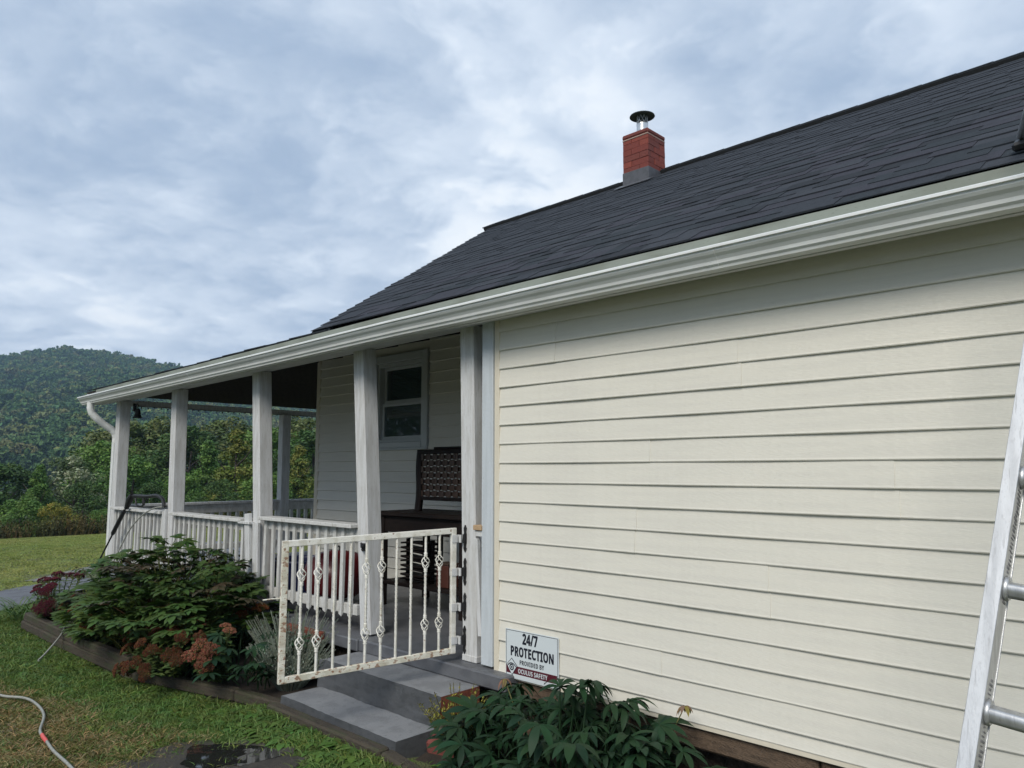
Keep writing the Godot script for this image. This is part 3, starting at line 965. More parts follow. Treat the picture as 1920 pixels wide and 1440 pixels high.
func build_porch(h: Node3D) -> void:
	var m := MB.new()
	m.bx(Vector3(-10.95, 0.335, -6.5), Vector3(-4.98, 0.425, 0.13), 0.008)
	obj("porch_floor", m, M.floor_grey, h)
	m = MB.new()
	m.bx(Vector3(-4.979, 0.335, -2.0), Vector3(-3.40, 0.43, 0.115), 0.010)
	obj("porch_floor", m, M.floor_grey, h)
	m = MB.new()
	m.bx(Vector3(-5.95, 0.33, 0.131), Vector3(-5.42, 0.424, 0.185), 0.008)
	obj("red_floor_edge", m, M.red_masonry, h)
	# posts, leaning as they have settled
	post(h, -3.90, -3.845, 0.43, 0.0, 2.75, M.white_paint)
	post(h, -5.25, -5.055, 0.43, 0.0, 2.735, M.white_paint)
	post(h, -7.03, -6.82, 0.425, 0.0, 2.705, M.white_paint)
	post(h, -9.03, -8.94, 0.425, 0.0, 2.68, M.white_paint)
	post(h, -10.88, -10.86, 0.425, 0.0, 2.66, M.white_paint)
	post(h, -10.99, -10.96, 0.425, -2.48, 2.61, M.white_paint)
	post(h, -10.99, -10.97, 0.425, -5.2, 2.61, M.white_paint)
	# plinth blocks and doubled boards low on the posts
	m = MB.new()
	m.bx(Vector3(-3.918, 0.432, -0.142), Vector3(-3.772, 0.475, 0.004), 0.004)
	obj("post_block", m, M.white_paint, h)
	m = MB.new()
	m.bar(Vector3(-6.93, 0.43, 0.022), Vector3(-7.02, 1.30, 0.022), 0.09, 0.04, Vector3.RIGHT, 0.004)
	m.bar(Vector3(-6.80, 0.43, 0.02), Vector3(-6.85, 1.22, 0.02), 0.10, 0.034, Vector3.RIGHT, 0.004)
	m.bx(Vector3(-7.16, 1.20, -0.02), Vector3(-6.92, 1.225, 0.06), 0.003)
	obj("doubled_board", m, M.white_paint, h)
	m = MB.new()
	m.bar(Vector3(-9.045, 0.43, 0.018), Vector3(-9.065, 1.27, 0.018), 0.09, 0.034, Vector3.RIGHT, 0.004)
	obj("doubled_board", m, M.white_paint, h)
	# railings: cap, two rails, pointed balusters nailed to the outside
	var rr := RandomNumberGenerator.new()
	rr.seed = 8
	for seg in [[-10.78, -9.12, 14], [-8.86, -7.10, 14], [-6.75, -5.20, 12]]:
		var rail := part_node("railing", h)
		var x0: float = seg[0]
		var x1: float = seg[1]
		var ya: float = 1.245 if x0 < -7.0 else 1.285
		m = MB.new()
		m.bx(Vector3(x0, ya - 0.032, -0.10), Vector3(x1, ya, 0.062), 0.004)
		obj("cap_rail", m, M.rail_paint, rail)
		m = MB.new()
		m.bx(Vector3(x0, ya - 0.12, -0.055), Vector3(x1, ya - 0.034, -0.016), 0.004)
		obj("top_rail", m, M.rail_paint, rail)
		m = MB.new()
		m.bx(Vector3(x0, 0.555, -0.055), Vector3(x1, 0.64, -0.016), 0.004)
		obj("bottom_rail", m, M.rail_paint, rail)
		var cnt: int = seg[2]
		for k in cnt:
			var x := lerpf(x0 + 0.06, x1 - 0.06, float(k) / (cnt - 1)) + rr.randf_range(-0.006, 0.006)
			var ln := rr.randf_range(-0.012, 0.012)
			m = MB.new()
			var w := 0.022
			var top := ya - 0.034
			var bot := 0.535 + rr.randf_range(-0.012, 0.012)
			# square bar, its foot cut on a slant
			var A := [Vector3(x - w, top, -0.014), Vector3(x + w, top, -0.014), Vector3(x + w + ln, bot + 0.022, -0.014), Vector3(x - w + ln, bot + 0.032, -0.014)]
			var B := [Vector3(x - w, top, 0.008), Vector3(x + w, top, 0.008), Vector3(x + w + ln, bot - 0.005, 0.008), Vector3(x - w + ln, bot + 0.012, 0.008)]
			var ctr := Vector3(x, (top + bot) * 0.5, -0.003)
			m.face(A, ctr); m.face(B, ctr)
			for j in 4:
				m.face([A[j], A[(j + 1) % 4], B[(j + 1) % 4], B[j]], ctr)
			obj("baluster", m, M.rail_paint, rail)
	# railing across the far end
	var er := part_node("railing", h)
	m = MB.new()
	m.bx(Vector3(-11.06, 1.225, -5.2), Vector3(-10.93, 1.26, -0.15), 0.004)
	obj("cap_rail", m, M.white_paint, er)
	m = MB.new()
	m.bx(Vector3(-11.02, 1.10, -5.2), Vector3(-10.98, 1.223, -0.15), 0.004)
	obj("top_rail", m, M.rail_paint, er)
	m = MB.new()
	m.bx(Vector3(-11.02, 0.56, -5.2), Vector3(-10.98, 0.64, -0.15), 0.004)
	obj("bottom_rail", m, M.rail_paint, er)
	for k in 37:
		m = MB.new()
		var z := -0.28 - k * 0.13
		m.bx(Vector3(-11.066, 0.55, z - 0.022), Vector3(-11.024, 1.20, z + 0.022))
		obj("baluster", m, M.rail_paint, er)
	# the stub of railing between gate post and wall, a loose baluster and a block of lumber on it
	var stub := part_node("railing_stub", h)
	m = MB.new()
	m.bx(Vector3(-3.772, 1.275, -0.11), Vector3(-3.70, 1.315, 0.03), 0.003)
	m.bx(Vector3(-3.772, 1.20, -0.06), Vector3(-3.70, 1.272, -0.02), 0.003)
	obj("cap_rail", m, M.white_paint, stub)
	m = MB.new()
	m.bar(Vector3(-3.72, 0.62, 0.012), Vector3(-3.765, 1.26, 0.012), 0.035, 0.032, Vector3.RIGHT, 0.003)
	obj("baluster", m, M.white_paint, stub)
	m = MB.new()
	m.bx(Vector3(-3.772, 1.318, -0.07), Vector3(-3.69, 1.352, 0.045), 0.003)
	obj("lumber_block", m, M.fresh_lumber, stub)
	# ---- steps
	var st := part_node("steps", h)
	for s in [[-4.98, -3.64, 0.10, 0.43, 0.335, 0.20], [-4.97, -3.665, 0.10, 0.755, 0.145, -0.05]]:
		m = MB.new()
		# slab with its nosing worn unevenly
		var k := 44
		var top := []
		var wear := RandomNumberGenerator.new()
		wear.seed = 12
		for i in 2:
			var row := []
			for j in k + 1:
				var x: float = lerpf(s[0], s[1], float(j) / k)
				row.append(Vector3(x, s[4] + 0.0012 * sin(x * 9.0), s[2] if i == 0 else s[3] + 0.0025 * sin(x * 7.0) + wear.randf_range(-0.0035, 0.0035) + (0.02 if s[4] > 0.2 and j == 0 else 0.0)))
			top.append(row)
		m.grid(top, false, Vector3((s[0] + s[1]) * 0.5, -5, 0.4))
		obj("tread", m, M.lit_tread_grey, st)
		m = MB.new()
		var fr := []
		for i in 5:
			var row := []
			for j in k + 1:
				var p: Vector3 = top[1][j]
				var f := i / 4.0
				var yb: float = 0.146 if s[4] > 0.2 else -0.05
				row.append(Vector3(p.x, lerpf(p.y, yb, f), p.z + 0.014 * f + 0.006 * sin(p.x * 13.0 + i * 2.1) * (1.0 if i > 0 else 0.0)))
			fr.append(row)
		m.grid(fr, false, Vector3((s[0] + s[1]) * 0.5, 0.2, -5))
		obj("riser", m, M.shaded_step_grey, st)
		for e in [0, k]:
			m = MB.new()
			var c0: Vector3 = top[0][e]
			var c1: Vector3 = top[1][e]
			var f1: Vector3 = fr[4][e]
			m.face([c0, c1, f1, Vector3(c0.x, f1.y, c0.z)], Vector3(-4.3, 0.2, 0.3))
			obj("step_side", m, M.red_masonry if (e == k and s[4] > 0.2) else M.shaded_step_grey, st)
	m = MB.new()
	m.box(Transform3D(Basis(Vector3(0.2, 1, 0.1).normalized(), 0.5), Vector3(-3.56, 0.07, 0.47)), Vector3(0.19, 0.12, 0.11), 0.018)
	obj("brick", m, M.brick3, st)
	m = MB.new()
	m.box(Transform3D(Basis(Vector3(0.1, 1, 0.0).normalized(), -0.2), Vector3(-3.57, 0.10, 0.26)), Vector3(0.10, 0.16, 0.21), 0.015)
	obj("brick", m, M.red_masonry, st)

func build_chimney(h: Node3D) -> void:
	var ch := part_node("chimney", h)
	var X0 := -4.80
	var X1 := -4.46
	var Z0 := -3.60
	var Z1 := -3.25
	var m := MB.new()
	m.bx(Vector3(X0 + 0.012, 4.6, Z0 + 0.012), Vector3(X1 - 0.012, 5.49, Z1 - 0.012))
	obj("mortar_core", m, M.mortar, ch)
	var rr := RandomNumberGenerator.new()
	rr.seed = 3
	for k in 6:
		var y := 5.085 + k * 0.071
		for f in 4:
			var alongx := f % 2 == 0
			for j in 2:
				var u0 := 0.0 if (k + f) % 2 == 0 else 0.115
				var ln := 0.22 if j == 0 else 0.115
				var a := (0.0 if j == 0 else 0.225) if (k + f) % 2 == 0 else (0.12 if j == 0 else 0.0)
				var b := minf(a + ln, 0.34 if alongx else 0.35)
				m = MB.new()
				var t := rr.randf_range(-0.003, 0.003)
				if alongx:
					var z := Z1 if f == 0 else Z0
					var s := -1.0 if f == 0 else 1.0
					m.bx(Vector3(X0 + a, y, z + s * (0.0 + t)), Vector3(X0 + b, y + 0.0695, z + s * 0.06), 0.003)
				else:
					var x := X1 if f == 1 else X0
					var s := -1.0 if f == 1 else 1.0
					m.bx(Vector3(x + s * t - s * 0.0008, y, Z0 + a + 0.003), Vector3(x + s * 0.06, y + 0.0695, Z0 + b - 0.003), 0.003)
				obj("brick", m, M["brick%d" % (rr.randi() % 4)], ch)
	m = MB.new()
	m.bx(Vector3(X0 - 0.004, 5.485, Z0 - 0.004), Vector3(X1 + 0.004, 5.50, Z1 + 0.004), 0.004)
	obj("mortar_line", m, M.pale_mortar, ch)
	m = MB.new()
	m.bx(Vector3(X0 - 0.008, 5.501, Z0 - 0.008), Vector3(X1 + 0.008, 5.56, Z1 + 0.008), 0.016)
	obj("brick_crown", m, M.brick3, ch)
	m = MB.new()
	m.bx(Vector3(X0 - 0.006, 4.7, Z0 - 0.006), Vector3(X1 + 0.006, 5.105, Z1 + 0.006), 0.003)
	m.box(Transform3D(Basis(Vector3.RIGHT, TH), on_roof(-4.63, 4.0, 0.028)), Vector3(0.46, 0.008, 0.16))
	obj("flashing", m, M.flashing, ch)
	m = MB.new()
	var c := Vector3(-4.64, 0, -3.42)
	m.lathe(Transform3D(Basis.IDENTITY, c), [[0.066, 5.55], [0.066, 5.62], [0.069, 5.625], [0.066, 5.63], [0.066, 5.69], [0.069, 5.695], [0.066, 5.70], [0.066, 5.715], [0.058, 5.715], [0.058, 5.55]], 20)
	obj("flue_pipe", m, M.galvanised, ch)
	m = MB.new()
	for k in 10:
		var a := TAU * k / 10
		var a2 := TAU * (k + 1) / 10
		var a3 := TAU * (k - 1) / 10
		for w in [a2, a3]:
			m.bar(c + Vector3(cos(a) * 0.064, 5.71, sin(a) * 0.064), c + Vector3(cos(w) * 0.064, 5.80, sin(w) * 0.064), 0.005, 0.003)
	obj("cap_mesh", m, M.galvanised, ch)
	m = MB.new()
	m.lathe(Transform3D(Basis.IDENTITY, c), [[0.001, 5.845], [0.06, 5.838], [0.143, 5.806], [0.146, 5.798], [0.140, 5.796], [0.06, 5.820], [0.001, 5.826]], 28)
	obj("rain_cap", m, M.cap_metal, ch)

# ---------------------------------------------------------------- gate
func build_gate() -> void:
	var H := Vector3(-3.937, 0.483, 0.05)
	var F := Vector3(-4.215, 0.452, 1.215)
	var g := thing("gate", "rusty white iron gate with twisted bars and basket scrolls, swung open", "gate", H)
	var len := Vector2(F.x - H.x, F.z - H.z).length()
	var ax := Vector3(F.x - H.x, 0.0, F.z - H.z).normalized()
	var drop := (F.y - H.y) / len
	var nrm := ax.cross(Vector3.UP).normalized()
	var P := func(u: float, y: float, w := 0.0) -> Vector3: return ax * u + Vector3(0, y + drop * u, 0) + nrm * w
	var HT := 0.842
	var T := 0.039
	for s in [["hinge_stile", T * 0.5, M.gate_paint], ["free_stile", len - T * 0.5, M.gate_rusty]]:
		var m := MB.new()
		m.bar(P.call(s[1], 0.0), P.call(s[1], HT), T, 0.026, ax, 0.003)
		obj(s[0], m, s[2], g)
	var m := MB.new()
	m.bar(P.call(T, HT - T * 0.5), P.call(len - T, HT - T * 0.5), T, 0.0255, Vector3.UP, 0.003)
	obj("top_bar", m, M.gate_paint, g)
	m = MB.new()
	m.bar(P.call(T, T * 0.5), P.call(len - T, T * 0.5), T, 0.0255, Vector3.UP, 0.003)
	obj("bottom_bar", m, M.gate_rusty, g)
	var baskets := [0, 1, 4, 5, 8, 9]
	for k in 10:
		var u := lerpf(len - 0.125, 0.125, k / 9.0)
		var bl := part_node("baluster", g)
		m = MB.new()
		# square bar, twisted in its middle
		var rows := []
		var b := 0.0075
		var tw0 := 0.30
		var tw1 := 0.68
		for i in 61:
			var f := i / 60.0
			var y := lerpf(T, HT - T, f)
			var a := clampf((f - tw0) / (tw1 - tw0), 0.0, 1.0) * TAU * 2.6 + 0.785
			var row := []
			for j in 4:
				var q := a + j * PI / 2
				row.append(P.call(u, y) + (ax * cos(q) + nrm * sin(q)) * b * 1.35)
			rows.append(row)
		if k in baskets:
			# the bar is cut where the baskets sit
			for sp in [[0, 11], [17, 43], [49, 60]]:
				m.grid(rows.slice(sp[0], sp[1] + 1), true)
		else:
			m.grid(rows, true)
		obj("bar", m, M.gate_paint, bl)
		if k in baskets:
			for f0 in [0.235, 0.770]:
				m = MB.new()
				var yc := lerpf(T, HT - T, f0)
				for w in 4:
					var pts := []
					for i in 13:
						var t := i / 12.0
						var a := w * PI / 2 + (t - 0.5) * PI * 1.0
						var rr := 0.005 + 0.0215 * pow(sin(PI * t), 0.9)
						pts.append(P.call(u, yc + (t - 0.5) * 0.082) + (ax * cos(a) + nrm * sin(a)) * rr)
					m.tube(pts, 0.0038, 5, false)
				obj("basket", m, M.gate_paint, bl)
				for e in [-0.053, 0.053]:
					m = MB.new()
					m.tube([P.call(u, yc + e - 0.012), P.call(u, yc + e - 0.007), P.call(u, yc + e), P.call(u, yc + e + 0.007), P.call(u, yc + e + 0.012)], [0.0105, 0.0135, 0.0100, 0.0135, 0.0105], 8)
					obj("collar", m, M.gate_paint, bl)
	# sliding bolt at the free end
	m = MB.new()
	m.tube([P.call(len - 0.02, 0.50, 0.016), P.call(len + 0.10, 0.50, 0.016)], 0.0045, 8)
	obj("bolt", m, M.gate_rusty, g)
	# four straps round the stile, each on a spear-ended hinge plate of the post
	for y in [0.088, 0.308, 0.543, 0.768]:
		var hg := part_node("hinge", g)
		m = MB.new()
		m.bx(Vector3(-0.005, y - 0.026, -0.018), Vector3(0.033, y + 0.026, -0.012), 0.002)
		m.box(Transform3D(Basis(ax, Vector3.UP, nrm), P.call(0.016, y) + nrm * -0.016), Vector3(0.044, 0.052, 0.005), 0.0015)
		m.box(Transform3D(Basis(ax, Vector3.UP, nrm), P.call(0.016, y) + nrm * 0.0165), Vector3(0.044, 0.052, 0.005), 0.0015)
		m.tube([Vector3(0.033, y - 0.026, -0.012), Vector3(0.033, y + 0.026, -0.012)], 0.009, 8)
		obj("strap", m, M.white_paint, hg)
		m = MB.new()
		var c := Vector3(0.047, y, -0.046)
		var outline := []
		for sg in [1.0, -1.0]:
			outline.append_array([Vector2(0.012 * sg, 0.028 * sg), Vector2(0.007 * sg, 0.05 * sg), Vector2(0.006 * sg, 0.062 * sg), Vector2(0.013 * sg, 0.066 * sg), Vector2(0.011 * sg, 0.074 * sg), Vector2(0.0, 0.094 * sg), Vector2(-0.011 * sg, 0.074 * sg), Vector2(-0.013 * sg, 0.066 * sg), Vector2(-0.006 * sg, 0.062 * sg), Vector2(-0.007 * sg, 0.05 * sg), Vector2(-0.012 * sg, 0.028 * sg)])
		# upper half runs clockwise from the right, lower half back from the left
		var n2 := outline.size()
		for i in n2:
			var a: Vector2 = outline[i]
			var b2: Vector2 = outline[(i + 1) % n2]
			m.face([c + Vector3(a.x, a.y, 0.006), c + Vector3(b2.x, b2.y, 0.006), c + Vector3(b2.x, b2.y, -0.002), c + Vector3(a.x, a.y, -0.002)], c)
			m.face([c + Vector3(0, 0, 0.009), c + Vector3(a.x, a.y, 0.006), c + Vector3(b2.x, b2.y, 0.006)], c + Vector3(0, 0, -0.1))
		m.tube([c + Vector3(0, -0.03, 0.014), c + Vector3(0, 0.03, 0.014)], 0.010, 8)
		obj("spear_plate", m, M.black_iron, hg)

func build_latch() -> void:
	var g := thing("gate_latch", "small black gate latch on the second porch post", "latch", Vector3(-5.085, 1.11, 0.004))
	var m := MB.new()
	m.bx(Vector3(-0.035, -0.03, 0.0), Vector3(0.03, 0.03, 0.006), 0.002)
	obj("plate", m, M.black_iron, g)
	m = MB.new()
	m.bar(Vector3(-0.03, 0.032, 0.012), Vector3(0.0, 0.0, 0.03), 0.012, 0.008)
	m.bar(Vector3(0.0, 0.0, 0.03), Vector3(0.034, 0.03, 0.022), 0.012, 0.008)
	m.bar(Vector3(-0.02, -0.02, 0.01), Vector3(0.02, -0.026, 0.028), 0.012, 0.008)
	obj("catch", m, M.black_iron, g)

# ---------------------------------------------------------------- sign
func lettering(parent: Node3D, s: String, x: float, y: float, height: float, width: float, mat: Material, z: float, bold := 0.0) -> void:
	var sf := SystemFont.new()
	sf.font_names = PackedStringArray(["Droid Sans"])
	sf.font_weight = 700
	var f := FontVariation.new()
	f.base_font = sf
	f.variation_embolden = bold
	var t := TextMesh.new()
	t.font = f
	t.text = s
	t.font_size = 64
	t.pixel_size = 0.001
	t.depth = 0.001
	t.curve_step = 2.0
	t.horizontal_alignment = HORIZONTAL_ALIGNMENT_CENTER
	t.vertical_alignment = VERTICAL_ALIGNMENT_CENTER
	var a := t.get_aabb()
	var sx := width / a.size.x
	var sy := height / a.size.y
	var c := a.get_center()
	put("lettering", t, mat, parent, Transform3D(Basis.from_scale(Vector3(sx, sy, 1.0)), Vector3(x - c.x * sx, y - c.y * sy, z)))

func build_sign() -> void:
	var W := 0.447
	var HH := 0.302
	var g := thing("security_sign", "white 24/7 protection sign with maroon band and eye emblem on the cream siding", "sign", Vector3(-3.477, 0.410, 0.0215))
	g.rotation.z = 0.004
	var m := MB.new()
	m.bx(Vector3(0, 0, 0), Vector3(W, HH, 0.004), 0.001)
	obj("plate", m, M.sign_white, g)
	m = MB.new()
	for r in [[0.006, HH - 0.009, W - 0.006, HH - 0.006], [0.006, 0.008, 0.009, HH - 0.009], [W - 0.009, 0.008, W - 0.006, HH - 0.009]]:
		m.bx(Vector3(r[0], r[1], 0.0035), Vector3(r[2], r[3], 0.0046))
	obj("border_line", m, M.sign_navy, g)
	m = MB.new()
	m.bx(Vector3(0.006, 0.030, 0.0035), Vector3(W - 0.012, 0.078, 0.0047))
	obj("band", m, M.sign_maroon, g)
	lettering(g, "24/7", 0.214, 0.254, 0.068, 0.130, M.sign_navy, 0.0047, 0.7)
	lettering(g, "PROTECTION", 0.228, 0.170, 0.062, 0.362, M.sign_navy, 0.0047, 0.7)
	lettering(g, "PROVIDED BY", 0.228, 0.107, 0.028, 0.205, M.sign_navy, 0.0047)
	lettering(g, "OCULUS SAFETY", 0.235, 0.053, 0.028, 0.245, M.sign_white, 0.0053)
	# emblem: a kite with an eye
	var kite := func(s: float) -> Array:
		var c := Vector2(0.056, 0.074)
		var q := []
		for p in [Vector2(0.0, 0.050), Vector2(-0.046, 0.006), Vector2(0.003, -0.056), Vector2(0.049, 0.006)]:
			q.append(Vector2(c.x + p.x * s, c.y + p.y * s))
		return q
	for l in [[1.0, 0.0058, M.sign_navy], [0.90, 0.0063, M.sign_white]]:
		m = MB.new()
		var q: Array = kite.call(l[0])
		var f := []
		for p in q:
			f.append(Vector3(p.x, p.y, l[1]))
		m.face(f, Vector3(0.05, 0.07, -1))
		for k in 4:
			m.face([f[k], f[(k + 1) % 4], f[(k + 1) % 4] - Vector3(0, 0, 0.002), f[k] - Vector3(0, 0, 0.002)], Vector3(0.056, 0.074, 0.005))
		obj("emblem", m, l[2], g)
	m = MB.new()
	var ring := func(cx: float, cy: float, r0: float, r1: float, a0: float, a1: float, z: float) -> void:
		for k in 20:
			var a := lerpf(a0, a1, k / 20.0)
			var b := lerpf(a0, a1, (k + 1) / 20.0)
			m.face([Vector3(cx + r0 * cos(a), cy + r0 * sin(a), z), Vector3(cx + r1 * cos(a), cy + r1 * sin(a), z), Vector3(cx + r1 * cos(b), cy + r1 * sin(b), z), Vector3(cx + r0 * cos(b), cy + r0 * sin(b), z)], Vector3(cx, cy, -1))
	ring.call(0.057, 0.068, 0.012, 0.020, 0.0, TAU, 0.0067)
	ring.call(0.057, 0.068, 0.0005, 0.007, 0.0, TAU, 0.0067)
	ring.call(0.057, 0.052, 0.037, 0.044, 0.55, PI - 0.55, 0.0067)
	obj("emblem_eye", m, M.sign_navy, g)
	m = MB.new()
	for p in [[0.018, HH - 0.018], [W - 0.018, HH - 0.018], [0.018, 0.014], [W - 0.018, 0.014]]:
		m.lathe(Transform3D(Basis(Vector3.RIGHT, PI / 2), Vector3(p[0], p[1], 0.0045)), [[0.0002, 0.001], [0.0025, 0.0006], [0.003, 0.0]], 8)
	obj("screw", m, M.galvanised, g)

# ---------------------------------------------------------------- ladder
func build_ladder() -> void:
	var d := Vector3(-0.1029, -0.904, 0.415).normalized()
	var R0 := Vector3(-0.411, 1.701, 1.202)
	var u := (Vector3.RIGHT - d * d.x).normalized()
	var w := u.cross(-d).normalized()   # out of the ladder's plane, towards the lawn
	if w.z < 0.0:
		w = -w
	var foot := R0 + d * 0.305 * 6.05
	var g := thing("ladder", "scuffed aluminium ladder leaning at the eave beside the cream siding", "ladder", foot)
	var up := -d
	var L := 0.305 * 10.3
	for s in [[0.0, 1.0, "left"], [0.43, -1.0, "right"]]:
		var o: Vector3 = u * s[0]
		var rail := part_node("rail", g)
		var m := MB.new()
		var bs := Basis(u, up, w)
		if bs.determinant() < 0.0:
			bs = Basis(u, up, -w)
		var mid: Vector3 = o + up * L * 0.5
		m.box(Transform3D(bs, mid + w * 0.036 - u * s[1] * 0.017), Vector3(0.036, L, 0.004), 0.001)
		m.box(Transform3D(bs, mid + w * 0.029 - u * s[1] * 0.0335), Vector3(0.003, L, 0.012), 0.001)
		obj("front_flange", m, M.aluminium, rail)
		m = MB.new()
		m.box(Transform3D(bs, mid - u * s[1] * 0.001), Vector3(0.003, L, 0.068))
		obj("web", m, M.aluminium, rail)
		m = MB.new()
		m.box(Transform3D(bs, mid - w * 0.036 - u * s[1] * 0.010), Vector3(0.026, L, 0.004), 0.001)
		obj("back_flange", m, M.aluminium, rail)
		m = MB.new()
		m.box(Transform3D(bs, o + up * 0.03), Vector3(0.05, 0.10, 0.09), 0.008)
		obj("foot", m, M.rubber_grey, rail)
		if s[0] == 0.0:
			# engraved marks on the inside of the web
			m = MB.new()
			var lr := RandomNumberGenerator.new()
			lr.seed = 4
			for blk in [[2.62, 20], [4.55, 26], [5.45, 16]]:
				for k in blk[1]:
					var y: float = (6.05 - 2.6 + blk[0] - 2.62) * 0.305 * 0.42 + 0.35 + k * 0.012
					m.box(Transform3D(bs, o + up * (0.55 + float(blk[0]) * 0.21 + k * 0.011) + u * 0.0012 + w * lr.randf_range(-0.006, 0.006)), Vector3(0.0012, lr.randf_range(0.002, 0.006), lr.randf_range(0.012, 0.03)))
			obj("stamped_marks", m, M.stamped_ink, rail).set_meta("kind", "stuff")
	for k in 11:
		var c: Vector3 = up * 0.305 * (k + 0.05) if k > 0 else up * 0.10
		c = up * (0.305 * (k + 0.05))
		if k == 0:
			continue
		var rung := part_node("rung", g)
		var m := MB.new()
		var rows := []
		for i in 2:
			var row := []
			for j in 24:
				var a := TAU * j / 24.0
				var rr := 0.0245 + (0.0014 if j % 2 == 0 else 0.0)
				var q := w * cos(a) * rr + up * sin(a) * rr * 0.9
				# flat tread on top
				var flat: float = clampf(q.y, -1.0, 0.016)
				q.y = flat
				row.append(c + q + u * (0.002 if i == 0 else 0.428))
			rows.append(row)
		m.grid(rows, true)
		obj("tread", m, M.aluminium, rung)
		for e in [0.006, 0.424]:
			m = MB.new()
			m.tube([c + u * (e - 0.005), c + u * e, c + u * (e + 0.005)], [0.030, 0.032, 0.028], 14)
			obj("collar", m, M.aluminium, rung)
	# standoff arms reaching over the gutter to the roof
	var so := part_node("standoff", g)
	for s in [[-0.115, -0.51], [0.54, 0.60]]:
		var root: Vector3 = up * L * 0.93 + u * (0.0 if s[0] < 0 else 0.43)
		var m := MB.new()
		var tip := Vector3(s[1], 3.005, 0.13) - foot
		var mid := Vector3(s[1] + 0.10, 3.06, 0.48) - foot
		m.tube([root, root.lerp(mid, 0.5) + Vector3(0, 0.03, 0), mid, tip + Vector3(0, 0.035, 0)], 0.016, 8)
		obj("arm", m, M.aluminium, so)
		m = MB.new()
		m.box(Transform3D(Basis(Vector3.RIGHT, TH), tip), Vector3(0.06, 0.038, 0.065), 0.010)
		obj("pad", m, M.black_plastic, so)

